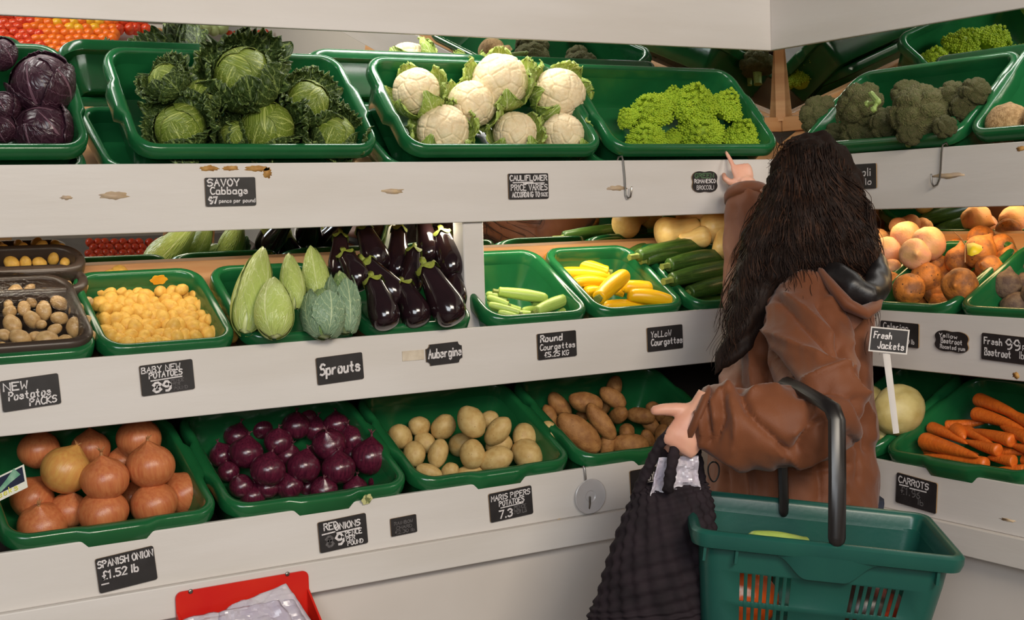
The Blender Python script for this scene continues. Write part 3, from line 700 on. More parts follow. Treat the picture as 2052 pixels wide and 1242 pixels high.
rl = cr([(425,750,112,{'up':.03}),(290,645,108,{'up':.02}),(490,575,92,{'up':.03}),(805,592,108,{'up':.05}),(645,730,108,{'up':.03}),(865,740,108,{'up':.03}),(1062,672,122,{'up':.035}),(258,850,78),(330,915,82,{'up':-.02}),(560,850,90,{'up':0}),
    (772,872,88),(968,862,78),(1130,832,82),(140,660,84),(600,475,92,{'up':.03}),(850,470,84,{'up':.04}),(1040,500,86,{'up':.03}),(230,540,84,{'up':.02}),(380,490,80,{'up':.02}),(720,500,80,{'up':.02}),(180,760,70),(550,660,80,{'up':.01}),(740,650,80,{'up':.01}),(950,650,80,{'up':.01}),(420,860,75),(670,850,75,{'up':-.02}),(950,560,90,{'up':.03}),(660,420,70,{'up':.04}),(1090,580,85,{'up':.03})], 400, 700, 3.105)
pile('red', rl, ro, 'red_onion', 'onion', 'red onions in the bottom tray', body='bulb', desc='glossy dark red onion on the bottom shelf', thr=20, upright=True, children=lambda ob, o3: link('dry_neck', rk[random.randrange(2)], ob))

# beetroot and other roots on the right
gb = [rootball(i, 'golden_beet', .18, .35) for i in range(5)]; pr = [rootball(i + 9, 'pink_root', .12, .3) for i in range(4)]; db = [rootball(i + 19, 'dark_beet', .18, .3) for i in range(3)]
s8 = 3.105
GB = cr([(1475,552,84,{'up':.05}),(1600,603,80,{'up':.05}),(1465,632,100,{'up':.07}),(1640,685,80,{'up':.04}),(1530,742,98,{'up':.045,'e':(1,.85,.85)}),(1340,690,92,{'up':.05}),(1340,845,112,{'up':.06}),(1130,792,95,{'up':.04}),(1022,870,100,{'up':.055}),(895,850,95,{'up':.04}),
   (1185,890,72,{'up':.01}),(1062,975,74,{'up':-.01}),(1228,975,84,{'up':-.005}),(900,965,62,{'up':-.01}),(1468,795,66,{'up':.02}),(1260,790,72,{'up':.02}),(1210,722,68,{'up':.04}),(1082,712,70,{'up':.05}),(1320,620,70,{'up':.03}),(1130,945,50,{'up':-.02}),(1000,770,60,{'up':.02})], 1492, 300, s8)
pile('golden', GB, gb, 'golden_beetroot', 'beetroot', 'golden beetroot heaped on the right', desc='earthy golden orange beetroot', thr=14)
PR = cr([(1005,542,96,{'up':.06}),(1142,585,108,{'up':.06}),(1060,650,98,{'up':.06}),(890,635,95,{'up':.05}),(920,732,56,{'up':.03}),(960,480,60,{'up':.03}),(830,560,70,{'up':.03})], 1492, 300, s8)
pile('pink', PR, pr, 'pink_root', 'root vegetable', 'pinkish roots in the corner', desc='pale pinkish swede beside the shopper\'s hair', thr=12, off=-.03)
DB = cr([(1630,842,92,{'up':.03}),(1542,952,84,{'up':0}),(1690,975,92,{'up':0}),(1495,900,60,{'up':0}),(1705,735,72,{'up':.03}),(1740,830,70,{'up':.01}),(1590,760,50,{'up':-.01}),(1800,900,80,{'up':.02})], 1492, 300, s8)
pile('beet', DB, db, 'beetroot', 'beetroot', 'dark beetroot at the right edge', desc='dusty dark beetroot at the right edge', thr=14)
tn = [rootball(i + 29, 'turnip', .1, .2) for i in range(3)]
TN = [(1800,822,50,{'up':.08,'e':(1.25,1,1)},'large round cream swede behind the white sign stake'), (1756,848,38,{'up':.07,'e':(.8,1,1.2)},'yellowish root leaning behind the shopper\'s elbow'), (1772,868,22,{'up':.02},'small cream root low beside the carrot tray'), (1742,800,30,{'up':.06},'cream root half hidden behind the brown coat')]
for a in TN: pile('turnip', [a[:4]], tn, 'swede', 'root vegetable', None, label=a[4])
ce = rootball(55, 'celeriac', .1, .1)
pile('celeriac', [(2022,252,46,{'up':.03,'e':(1,1,1)})], [ce], 'celeriac', 'celeriac', None, label='rough pale brown celeriac cut off by the right edge')
pile('celeriac', [(2098,240,46,{'up':.03,'e':(1,1,1)})], [ce], 'celeriac', 'celeriac', None, label='second celeriac further right in its tray')
# yellow leaf stuck to the golden beetroot
mb = MB(); g_ = TR['golden']; c = g_.at(1956, 500, .05); k = depth(c)/FPX
P = lambda a, b2: g_.at(a, b2, .095)
outl = [P(1936,488),(P(1950,486)),(P(1966,492)),(P(1968,500)),(P(1960,508)),(P(1946,513)),(P(1938,510))]
mb.loft([[p - FH*.002 for p in outl], [p - FH*.0035 for p in outl]]); mat('yellow_leaf', sr(250, 214, 40), .5)
o = tag(link('leaf', mb.mesh('leaf', MAT['yellow_leaf'], 0)), 'small bright yellow leaf on top of the golden beetroot', 'leaf')
mb = MB(); mb.tube([P(1912,464), P(1925,476), P(1934,488), P(1934,525)], .0012, 5); link('leaf_stalk', mb.mesh('leaf_stalk', MAT['bare_wood']), o)

# ---- long things given by two ends and a width in pixels
def long_items(tr, items, meshes, name, cat, group, desc=None, labels=None, off=-.05, tilt=None, back=0, thr=14, child=None):
    out = []
    for i, it in enumerate(items):
        ax, ay, bx, by, wd = it[:5]; o3 = it[5] if len(it) > 5 else {}
        t = TR[tr]; up = off + o3.get('up', 0)
        a = t.at(ax, ay, up + o3.get('ua', 0), tilt, back + o3.get('back', 0)); b2 = t.at(bx, by, up + o3.get('ub', 0), tilt, back + o3.get('back', 0))
        c = (a + b2) / 2; W = wd / FPX * depth(c); L_ = max((b2 - a).length, W * 1.3)
        q = basis_rot(b2 - a, t.nrm(tilt)) @ Quaternion((1, 0, 0), random.uniform(-.6, .6) if 'spin' not in o3 else o3['spin'])
        if child: ob = link(name, None, None, c, q, (L_, W, W)); link('flesh' if name == 'courgette' else 'body', meshes[i % len(meshes)], ob)
        else: ob = link(name, meshes[i % len(meshes)], None, c, q, (L_, W, W))
        tag(ob, labels[i] if labels else 'x', cat, group)
        if child: child(ob, o3)
        out.append(((ax+bx)/2, (ay+by)/2, ob))
    if desc: name_rows(out, desc, thr)
    return out
def long_mesh(prof, m, name, bend=0.0, n=20, ribs=0, rib=0.0, seed=0):
    """prof: (x along -0.5..0.5, radius), max radius 0.5"""
    mb = MB(); rings = []
    for x, r in prof:
        dz = bend * (0.25 - x*x) * 1.0
        rings.append([(x, (r*cos(2*pi*j/n)) * (1 + rib*cos(ribs*2*pi*j/n)), dz + r*sin(2*pi*j/n) * (1 + rib*cos(ribs*2*pi*j/n)) + .01*noise.noise(Vector((x*5, j*.3, seed)))) for j in range(n)])
    mb.loft(rings); return mb.mesh(name, MAT[m], 0)
def rounded(pts, steps=30):
    """smooth profile through control points"""
    out = []; xs = [p[0] for p in pts]
    for i in range(len(pts) - 1):
        p0, p1, p2, p3 = pts[max(i-1,0)], pts[i], pts[i+1], pts[min(i+2, len(pts)-1)]
        for k in range(5):
            t = k/5; f = lambda a, b2, c, d: .5*((2*b2) + (-a+c)*t + (2*a-5*b2+4*c-d)*t*t + (-a+3*b2-3*c+d)*t**3)
            out.append((f(p0[0],p1[0],p2[0],p3[0]), max(.004, f(p0[1],p1[1],p2[1],p3[1]))))
    out.append(pts[-1]); return out
cg_p = rounded([(-.5,.02),(-.49,.22),(-.46,.34),(-.38,.44),(-.1,.5),(.2,.46),(.38,.40),(.45,.37),(.46,.05)])
def stem_child(m, ribs=5, r=.2, L_=.12, x0=.45):
    mb = MB(); n = 15; rings = []
    for x, rr in ((x0-.01, r*1.15), (x0 + L_*.3, r*.8), (x0 + L_*.8, r*.85), (x0 + L_, r*.9), (x0 + L_, .01)):
        rings.append([(x, rr*cos(2*pi*j/n)*(1 + .12*cos(ribs*2*pi*j/n)), rr*sin(2*pi*j/n)*(1 + .12*cos(ribs*2*pi*j/n))) for j in range(n)])
    mb.loft(rings); return mb.mesh('stem', MAT[m], 50)
st = stem_child('stem_green'); sty = stem_child('stem_green', 5, .24, .07)
gc = [long_mesh(cg_p, 'courgette', 'courgette', b2, ribs=8, rib=.02) for b2 in (.5, .25, .8)]
yc = [long_mesh(cg_p, 'yellow_courgette', 'courgette', b2) for b2 in (.3, .1, .6)]
pc = [long_mesh(cg_p, 'pale_courgette', 'courgette', b2, ribs=8, rib=.02) for b2 in (.3, .1)]
Z = lambda lst: [(940+a[0]/3.105, 300+a[1]/3.105, 940+a[2]/3.105, 300+a[3]/3.105, a[4]/3.105) + tuple(a[5:]) for a in lst]
long_items('yellow', Z([(470,665,880,765,92,{'up':.0}),(540,765,880,790,92,{'up':-.01}),(640,825,860,830,80,{'up':-.01}),(975,775,800,930,112,{'up':.045}),(950,850,1240,880,96,{'up':.01}),(985,905,1300,960,98,{'up':.025}),(830,970,1160,975,76,{'up':.0}),(715,885,830,880,76,{'up':-.02}),(900,880,960,900,60,{'up':-.02})]), yc, 'courgette', 'courgette', 'yellow courgettes in their tray', desc='bright yellow courgette', thr=9, child=lambda o, k: link('stem', sty, o))
long_items('pale', Z([(105,895,240,940,46),(112,945,330,1000,48),(130,980,330,1025,44),(490,925,170,880,74,{'up':.02}),(620,925,410,1010,82,{'up':.03}),(672,975,545,1035,66,{'up':.01}),(200,1020,460,1032,50),(235,1047,390,1047,44),(705,1018,555,1035,44),(470,955,390,945,60,{'up':.0}),(330,1000,420,985,40),(110,915,250,965,44,{'up':.012}),(120,960,320,1015,46,{'up':.014}),(180,1010,330,1050,42,{'up':.01}),(300,905,470,930,52,{'up':.012})]), pc, 'courgette', 'courgette', 'pale green courgettes in their tray', desc='small pale green courgette', thr=9, off=-.06, child=lambda o, k: link('stem', st, o))
long_items('green', Z([(1480,585,1030,665,104,{'up':.07}),(1100,600,985,650,60,{'up':.03}),(1330,640,1085,695,90,{'up':.06}),(1590,665,1225,725,112,{'up':.07}),(1680,720,1240,815,115,{'up':.06}),(1680,820,1350,895,112,{'up':.04}),(1250,765,1140,760,70,{'up':.02}),(1660,950,1420,965,90,{'up':.0}),(1500,800,1250,840,90,{'up':.02}),(1420,740,1180,770,80,{'up':.03}),(1500,920,1330,900,80,{'up':.01})]), gc, 'courgette', 'courgette', 'dark green courgettes in their tray', desc='dark green courgette left of the shopper', thr=9, off=-.055, child=lambda o, k: link('stem', st, o))
sq_p = rounded([(-.5,.03),(-.48,.24),(-.4,.42),(-.25,.5),(-.08,.42),(.1,.31),(.3,.28),(.42,.26),(.47,.16),(.48,.03)])
sq = [long_mesh(sq_p, 'squash', 'squash', b2, 24) for b2 in (.1, .3)]
tt = TR['green']
for a, lab in (((1180,530,1420,470,200,.20), 'butternut squash lying leftmost in the corner behind the courgettes'), ((1430,500,1760,450,200,.215), 'butternut squash lying right under the white board behind the courgettes'), ((1600,640,1560,500,170,.185), 'butternut squash nearest the shopper\'s raised sleeve'), ((1470,540,1330,560,140,.175), 'butternut squash low behind the topmost green courgette')):
    pa, pb = [(940+a[i]/3.105, 300+a[i+1]/3.105) for i in (0, 2)]
    n_ = (-FH * .8 + ZU * .6).normalized(); pc0 = tt.L(.02, a[5] + .03, .035)
    A, B2 = onp(*pa, pc0, n_), onp(*pb, pc0, n_); c = (A + B2)/2; W = a[4]/3.105/FPX*depth(c)
    o = link('butternut_squash', None, None, c, basis_rot(B2 - A, n_), (max((B2-A).length, W*1.5), W, W)); link('flesh', sq[0], o); tag(o, lab, 'squash', 'butternut squashes in the corner'); link('stem', st, o)

# aubergines
au_p = rounded([(-.5,.03),(-.49,.2),(-.45,.36),(-.36,.46),(-.2,.5),(0,.44),(.2,.36),(.38,.31),(.46,.27),(.49,.15),(.495,.02)])
aub = [long_mesh(au_p, 'aubergine', 'aubergine', b2, 28) for b2 in (.15, .3, .0)]
def calyx(seed):
    mb = MB(); rnd = random.Random(seed); n = 40; rings = []
    for i, (x, r) in enumerate(((.50, .10), (.50, .2), (.475, .285), (.44, .325), (.36, .345))):
        ring = []
        for j in range(n):
            a = 2*pi*j/n; k = (i/4.0)**2; lobe = abs(sin(2.5*a + seed)); xx = x + (.10 * (1 - lobe) * k if i > 2 else 0)
            ring.append((xx, r*cos(a)*1.03, r*sin(a)*1.03 + .15*(.25 - x*x)))
        rings.append(ring)
    mb.loft(rings, cap1=False)
    mb.tube([(.49,0,0),(.53,.01,.02),(.585,.03,.07)], [.11, .085, .1], 8)
    return mb.mesh('calyx', MAT['calyx'], 0)
cx = [calyx(1), calyx(4)]
Q = lambda lst: [(480+a[0]/3.105, 300+a[1]/3.105, 480+a[2]/3.105, 300+a[3]/3.105, a[4]*1.2/3.105) + tuple(a[5:]) for a in lst]
AU = [((925,1110,825,800,165,{'up':.055}),'front left glossy aubergine beside the blue green cabbage'), ((1120,1100,1010,830,165,{'up':.035}),'aubergine in the front centre lying behind the two front ones'), ((1345,1080,1155,720,185,{'up':.065}),'glossiest aubergine, front right, with a bright highlight'), ((1010,960,775,690,160,{'up':.02}),'long slanting aubergine with its calyx pointing left'),
      ((760,870,650,640,150,{'up':.015}),'aubergine with a pale green stem cap at the left side'), ((1055,900,1085,620,130,{'up':.01}),'upright aubergine with a thin green stem behind the front ones'), ((620,790,625,530,125,{'up':-.02}),'back left aubergine standing beside the spring cabbages'), ((880,750,765,480,150,{'up':-.02}),'back aubergine second from left, just under the white board'),
      ((985,800,990,485,132,{'up':-.03}),'tall back aubergine in the middle under the white board'), ((1190,700,1140,440,130,{'up':-.045}),'back aubergine hidden by the white board above'), ((1330,800,1255,510,150,{'up':-.02}),'broad aubergine leaning at the white upright post'), ((1350,980,1330,720,120,{'up':-.02}),'shaded aubergine by the post behind the glossiest one')]
for i, (a, lab) in enumerate(AU):
    (r_,) = long_items('auber', Q([a]), [aub[i % 3]], 'aubergine', 'aubergine', 'aubergines leaning in their tray', labels=[lab], off=0, tilt=60, back=.07, child=lambda o, k: link('calyx', cx[i % 2], o))
# reflections need nothing more: the mirror shows their backs

# carrots
ca_p = rounded([(-.5,.03),(-.495,.25),(-.48,.4),(-.44,.49),(-.3,.47),(0,.38),(.25,.27),(.42,.15),(.5,.02)])
ca = [long_mesh(ca_p, 'carrot', 'carrot', b2, 14) for b2 in (.2, -.2, .5)]
Zc = lambda lst: [(1600+a[0]/1.934, 600+a[1]/1.934, 1600+a[2]/1.934, 600+a[3]/1.934, a[4]*1.15/1.934) + tuple(a[5:]) for a in lst]
cl = [(735,637,470,605,46,{'up':.03}),(480,545,700,610,62,{'up':.05}),(510,495,655,560,44,{'up':.05}),(835,550,670,505,48,{'up':.06}),(780,585,640,545,44,{'up':.05}),(640,505,770,580,42,{'up':.05}),(840,628,730,612,44,{'up':.03}),(880,660,735,662,40,{'up':.015}),
      (610,505,645,540,54,{'up':.055}),(350,585,500,600,26,{'up':.0}),(390,575,560,600,30,{'up':.01}),(690,385,900,480,50,{'up':.08}),(680,440,880,505,50,{'up':.07}),(570,490,740,470,40,{'up':.05}),(760,590,880,600,38,{'up':.03}),(900,545,780,490,46,{'up':.065}),(930,590,820,560,44,{'up':.05}),(420,565,560,580,34,{'up':.02}),(870,620,960,640,40,{'up':.02}),(560,580,700,600,40,{'up':.02}),(930,500,760,420,46,{'up':.075}),(480,570,640,585,36,{'up':.02})]
long_items('carrot', Zc(cl), ca, 'carrot', 'carrot', 'carrots in the bottom right tray', desc='orange carrot on the bottom right shelf', thr=13, off=-.07)

# ---- cauliflowers
cf = [curdle(i, 20, 170, .10, .030, 'cauliflower', 'curd') for i in range(3)]
cf = [curdle(i, 34, 330, .060, .016, 'cauliflower', 'cauliflower', .95, 6, .006, .32) for i in range(3)]
def cup_prof(t): a = pi * (.02 + .70*t); return max(1e-3, sin(a) * 1.06), -cos(a) * .98
clv = []
for i in range(3):
    mb = MB(); leaf_patch(mb, cup_prof, 0, .62, .05, .86 + .08*i, lift=.04, flare=.18, ruffle=.16, crinkle=.04, n=16, seed=i+2, tipw=.7); clv.append(mb.mesh('leaf', MAT['cauli_leaf'], 0))
def add_leaves(ob, ms_, k, name='leaf', thick=.02, a0=0.0, spread=2*pi, sc=1.0):
    for i in range(k):
        o = link(name, ms_[i % len(ms_)], ob, None, Quaternion((0, 0, 1), a0 + spread*i/k + random.uniform(-.2, .2)), sc)
        sm = o.modifiers.new('thickness', 'SOLIDIFY'); sm.thickness = thick
E2 = 3.654
CF = [(520+1150/E2, 670/E2, 185/E2, 'cauliflower at the back left of its tray, single large head'), (520+1340/E2, 960/E2, 205/E2, 'cauliflower at the front left corner of its tray'), (520+1555/E2, 770/E2, 190/E2, 'cauliflower second from left in the middle of its tray'),
      (520+1760/E2, 590/E2, 215/E2, 'tallest cauliflower at the back centre with bright top'), (520+1870/E2, 975/E2, 170/E2, 'cauliflower in front centre with a broad green leaf on it'), (1040+295/E2, 690/E2, 205/E2, 'cauliflower at the back right of its tray, facing sideways'), (1040+322/E2, 985/E2, 168/E2, 'cauliflower in the front right corner of its tray')]
for i, (px, py, rp, lab) in enumerate(CF):
    (a,) = pile('cauli', [(px, py, rp, {'rot': face_rot(-FH*.8 + ZU*(.75 if i != 5 else .3) + RH*((-.2, .1, .1, 0, .15, .55, .1)[i]), i*1.3), 'up': (.03, 0, .02, .06, 0, .03, 0)[i]})], [cf[i % 3]], 'cauliflower', body='curd', cat='cauliflower', group='cauliflowers on the top shelf', label=lab, off=-.045)
    add_leaves(a[2], clv, 6, a0=i)
# ---- romanesco
def roman_mesh(seed):
    mb = MB(); rnd = random.Random(seed); N1 = 52
    for i in range(N1):
        t = ((i + .6) / N1) ** .62; a = i * 2.39996
        z = 1.0 - 1.55 * t; r = .10 + .86 * t ** .95 if t < .9 else .96 - (t - .9)*1.4
        c = Vector((r*cos(a)*.93, r*sin(a)*.93, z * .86)); s = .10 + .20 * t
        ax = (Vector((cos(a), sin(a), 0)) * (.35 + .75*t) + Vector((0, 0, 1.15 - .75*t))).normalized(); q = ax.to_track_quat('Z', 'Y')
        mb.blob(c, (s*.72, s*.72, s*.85), 1, rot=q)
        for j in range(13):
            tt_ = ((j + .4)/13) ** .6; b2 = j * 2.39996; rr = s * (.12 + .72*tt_)
            p = c + q @ Vector((rr*cos(b2), rr*sin(b2), s * (1.05 - 1.0*tt_)))
            mb.blob(p, (s*.23*(.6 + .6*tt_),)*2 + (s*.30*(.6 + .5*tt_),), 1, rot=q)
    mb.blob((0, 0, -.25), (.8, .8, .6), 2)
    return mb.mesh('romanesco', MAT['romanesco'], 0)
rm = [roman_mesh(1)]
RM = [(1040+955/E2, 800/E2, 165/E2, (-.3,.75,.5), 'romanesco at the back left of its tray'), (1040+1285/E2, 730/E2, 175/E2, (.05,.75,.65), 'tallest romanesco in the back centre of its tray'), (1040+1520/E2, 760/E2, 145/E2, (.45,.35,.85), 'pointed romanesco cone at the back right of its tray'),
      (1040+1335/E2, 970/E2, 172/E2, (.0,.95,.25), 'romanesco at front centre facing the shopper\'s fingertip'), (1040+1640/E2, 985/E2, 155/E2, (.1,.5,.85), 'pointed romanesco in the front right corner of its tray'), (1040+930/E2, 1010/E2, 150/E2, (-.1,.8,.5), 'romanesco in the front left of its tray'), (1040+1130/E2, 690/E2, 85/E2, (0,.4,.8), 'small romanesco floret head between the two back ones'), (1040+790/E2, 850/E2, 90/E2, (-.5,.5,.6), 'small romanesco against the left side of its tray'), (1040+1125/E2, 990/E2, 70/E2, (0,.6,.7), 'tiny romanesco head deep between the front ones')]
for i, (px, py, rp, ax, lab) in enumerate(RM):
    pile('roman', [(px, py, rp, {'rot': face_rot(RH*ax[0] - FH*ax[1] + ZU*ax[2], i), 'up': (.02,.045,.03,.0,.0,0,.03,0,-.03)[i]})], rm, 'romanesco', 'romanesco', 'romanesco heads on the top shelf', label=lab, off=-.05)
# ---- broccoli
bc = [curdle(i + 40, 16, 300, .20, .05, 'broccoli', 'broccoli', .9, 5, .05) for i in range(3)]
mb = MB(); mb.lathe([(.30, -.3), (.26, -.7), (.24, -1.15), (.26, -1.3), (.01, -1.3)], 14); bst = mb.mesh('stalk', MAT['broccoli_stalk'])
BR = [(1492+560/E2, 850/E2, 150/E2, 'broccoli head leftmost in its tray above the shopper\'s hair', .03), (1492+850/E2, 775/E2, 165/E2, 'broccoli head with a pale cut stalk showing, second from left', .07), (1492+850/E2, 960/E2, 145/E2, 'low dark broccoli head in the front left of its tray', .02), (1492+1050/E2, 910/E2, 125/E2, 'broccoli head just left of the largest front one', .05), (1492+1290/E2, 830/E2, 205/E2, 'largest broccoli head, front centre, hanging over the tray rim', .07),
      (1492+1215/E2, 975/E2, 95/E2, 'small broccoli head drooping over the front rim', .06), (1492+1195/E2, 700/E2, 115/E2, 'broccoli head at the back centre of its tray', .05), (1492+1465/E2, 930/E2, 85/E2, 'small lighter broccoli floret at the right over the rim', .06), (1492+1530/E2, 710/E2, 115/E2, 'broccoli head at the back right of its tray', .06), (1492+1690/E2, 675/E2, 105/E2, 'rightmost broccoli head touching the next tray', .07), (1492+1610/E2, 790/E2, 100/E2, 'broccoli head below the two rightmost ones', .05), (1492+660/E2, 990/E2, 90/E2, 'shaded broccoli head right above the shopper\'s crown', 0)]
for i, (px, py, rp, lab, up) in enumerate(BR):
    ax = (-RH*.1 - FH*.75 + ZU*.7) if i != 1 else (-RH*.5 - FH*.2 - ZU*.1 + ZU*.5)
    (a,) = pile('broc', [(px, py, rp, {'rot': face_rot(ax, i*1.7), 'up': up})], [bc[i % 3]], 'broccoli', 'broccoli', 'broccoli heads on the top shelf', body='crown', label=lab, off=-.05)
    link('stalk', bst, a[2])
mb = MB(); bt = TR['broc']; q0 = [bt.at(1492+930/E2, 690/E2, .10), bt.at(1492+975/E2, 745/E2, .105), bt.at(1492+900/E2, 760/E2, .10), bt.at(1492+945/E2, 800/E2, .10)]
mb.tube([q0[0], q0[1]], [.006, .008], 8, round_ends=True); mb.tube([q0[1], q0[2]], [.005, .004], 8, round_ends=True); mb.tube([q0[1], q0[3]], [.005, .004], 8, round_ends=True)
for p in (q0[0], q0[2], q0[3]): mb.blob(p, .008, 1)
tag(link('broccoli_sprig', mb.mesh('broccoli_sprig', MAT['broccoli_stalk'])), 'small pale green broccoli sprig lying on the second head', 'broccoli')

# ---- savoy cabbages
sv_h = [ball_head(i, 'savoy_inner', 'savoy_cabbage', .05) for i in range(3)]
sl = []
for i in range(4):
    mb = MB(); leaf_patch(mb, sphere_prof, 0, 1.0, .04, .66 + .05*i, lift=.07, flare=.42, ruffle=.24, crinkle=.10, n=48, seed=i + 11, tipw=.45, curlback=.12); sl.append(mb.mesh('outer_leaf', MAT['savoy_outer'], 0))
sl2 = []
for i in range(2):
    mb = MB(); leaf_patch(mb, sphere_prof, 0, 1.15, .04, .72, lift=.05, flare=.08, ruffle=.07, crinkle=.07, n=40, seed=i + 31, tipw=.4); sl2.append(mb.mesh('outer_leaf', MAT['savoy_outer'], 0))
SV = [(1215/E2, 590/E2, 130/E2, (-.35,.6,.5), .05, (2, 3), 'small savoy cabbage with a frilly bright leaf, back left'), (1320/E2, 945/E2, 195/E2, (-.2,.85,.45), .0, (0, 2), 'savoy cabbage with a smooth lime head in the front left'), (1790/E2, 560/E2, 225/E2, (.05,.8,.55), .06, (0, 4), 'largest savoy cabbage with wide dark leaves, back centre'),
      (1960/E2, 940/E2, 205/E2, (.05,.9,.4), .0, (0, 2), 'savoy cabbage in the front centre of its tray'), ((520+350/E2), 745/E2, 165/E2, (.5,.7,.5), .03, (0, 1), 'savoy cabbage with bright rim light at the back right'), ((520+545/E2), 995/E2, 165/E2, (.25,.7,.65), .0, (0, 2), 'pale savoy cabbage in the front right corner of its tray'), (1480/E2, 720/E2, 150/E2, (-.1,.5,.9), .02, (0, 3), 'dark savoy cabbage in the middle left with veined leaves'), (1720/E2, 1000/E2, 120/E2, (.1,.8,.5), -.03, (0, 2), 'dark savoy cabbage squeezed between the two front heads'), (2180/E2, 800/E2, 120/E2, (.1,.8,.5), -.03, (0, 2), 'dark savoy cabbage low behind the right front heads')]
for i, (px, py, rp, ax, up, (nl_, no), lab) in enumerate(SV):
    (a,) = pile('savoy', [(px, py, rp*.93, {'rot': face_rot(RH*ax[0] - FH*ax[1] + ZU*ax[2], i*2.1), 'up': up})], [sv_h[i % 3]], 'savoy_cabbage', 'cabbage', 'savoy cabbages on the top shelf', body='head', label=lab, off=-.04)
    add_leaves(a[2], sl2, 2, 'outer_leaf', .02, i*1.1, pi*1.2)
    add_leaves(a[2], sl, 3 + (no > 2), 'outer_leaf', .02, i*.9 + .4)
    add_leaves(a[2], sl, 3 + (no > 3), 'outer_leaf', .02, i*.9 + 1.4, 2*pi, 1.16)
# ---- purple cabbages
pm = [ball_head(i + 5, 'purple_leaf', 'purple_cabbage', .012) for i in range(2)]
pl = []
for i in range(2):
    mb = MB(); leaf_patch(mb, sphere_prof, 0, 1.2, .04, .70 + .08*i, lift=.06, flare=.07, ruffle=.08, crinkle=.015, n=30, seed=i + 51, tipw=.4, curlback=.08); pl.append(mb.mesh('outer_leaf', MAT['purple_leaf'], 0))
for i, (px, py, rp, up, lab) in enumerate([(84, 172, 66, .04, 'purple cabbage with an open leaf at the back right of its tray'), (88, 262, 60, .0, 'purple cabbage in the front right of its tray'), (0, 110, 34, .06, 'purple cabbage at the upper left edge of the picture'), (8, 215, 34, .02, 'purple cabbage at the left edge in the middle'), (4, 258, 32, .0, 'purple cabbage at the left edge in front'), (-80, 200, 62, .02, 'purple cabbage further left in its tray')]):
    (a,) = pile('purple', [(px, py, rp*.92, {'rot': face_rot(-RH*.2 - FH*.6 + ZU*.8, i*1.9), 'up': up})], [pm[i % 2]], 'purple_cabbage', 'cabbage', 'purple cabbages on the top shelf', body='head', label=lab, off=-.04)
    add_leaves(a[2], pl, 3, 'outer_leaf', .015, i)
# ---- pointed spring cabbages
def spring(seed, m, m2):
    mb = MB(); rings = [[(cone_prof(i/20)[0]*.97*cos(2*pi*j/20), cone_prof(i/20)[0]*.97*sin(2*pi*j/20), cone_prof(i/20)[1]) for j in range(20)] for i in range(21)]
    mb.loft(rings)
    for i in range(4): leaf_patch(mb, cone_prof, seed + i*1.7, 1.25, .02, .99 - .03*i, lift=.02 + .03*i, crinkle=.02, n=22, seed=seed*5 + i, tipw=.2, ruffle=.03)
    return mb.mesh('spring_cabbage', MAT[m], 0)
sp = [spring(1, 'spring_leaf', ''), spring(2, 'spring_leaf', '')]; so = spring(3, 'spring_outer', ''); 
spl = []
for i in range(2):
    mb = MB(); leaf_patch(mb, cone_prof, 0, .95, .02, .80 - .1*i, lift=.14, flare=.35, ruffle=.10, crinkle=.03, n=30, seed=i + 71, tipw=.5); spl.append(mb.mesh('outer_leaf', MAT['blue_leaf'], 0))
SP = [((528,492,490,668,100,.02), 0, 'tall slender spring cabbage leaning right at the left of its tray'), ((548,553,552,676,104,.07), 0, 'front spring cabbage with a waxy shine and blunt tip'), ((578,505,590,620,66,.035), 0, 'spring cabbage with a folded tip behind the front one'), ((622,490,640,600,72,.015), 1, 'spring cabbage at the back next to the aubergines'), ((645,575,650,676,100,.055), 2, 'spring cabbage wrapped in blue green outer leaves, front right'), ((680,540,694,668,80,.045), 2, 'leafy green spring cabbage beside the front left aubergine')]
for i, (a, kind, lab) in enumerate(SP):
    t = TR['sprout']; tip = t.at(a[0], a[1], a[5], 60, .06); base = t.at(a[2], a[3], a[5], 60, .06)
    Lh = (tip - base).length; c = (tip + base)/2; W = a[4]/FPX*depth(c); ax = (tip - base).normalized()
    o = link('spring_cabbage', None, None, c - ax*Lh*.03, face_rot(ax, i*1.3), (W/1.24, W/1.24, Lh/1.92)); link('heart', (sp[0], sp[1], so)[kind], o); tag(o, lab, 'cabbage', 'spring cabbages on the middle shelf')
    if kind == 2:
        aim = (-FH); loc = o.rotation_quaternion.inverted() @ aim; a0 = math.atan2(loc.y, loc.x)
        for j, da in enumerate((-.75, .55, 1.6)): 
            l = link('outer_leaf', spl[j % 2], o, None, Quaternion((0, 0, 1), a0 + da)); sm = l.modifiers.new('thickness', 'SOLIDIFY'); sm.thickness = .012

# stickers on tray rims
def sticker(tr, lx, ly, lz, rx, rz, m, lab, nrm_flat):
    t = TR[tr]; mb = MB(); n = 18; ring = []
    for j in range(n):
        a = 2*pi*j/n; k = 1 + .12*sin(6*a + 1)
        ring.append(t.L(lx + rx*cos(a)*k, ly + (rz*sin(a)*k if nrm_flat else 0), lz + (0 if nrm_flat else rz*sin(a)*k)))
    d = t.nrm() * .0012 if nrm_flat else t.M @ Vector((0, -.0012, 0))
    mb.loft([ring, [p + d for p in ring]]); tag(link('sticker', mb.mesh('sticker', MAT[m], 30)), lab, 'sticker')
mat('sticker_orange', sr(240, 180, 50), .5, sr(230, 150, 30), 60); mat('sticker_white', sr(216, 214, 150), .5, sr(120, 130, 80), 120, contrast=(.5, .55))
bt = TR['baby']; sticker('baby', .045, bt.d - .021, -.016, .017, .011, 'sticker_orange', 'round orange sticker inside the back rim of the yellow potato tray', False)
sticker('red', .085, -.0095, -.014, .011, .012, 'sticker_white', 'torn white and yellow sticker on the front of the red onion tray', False)
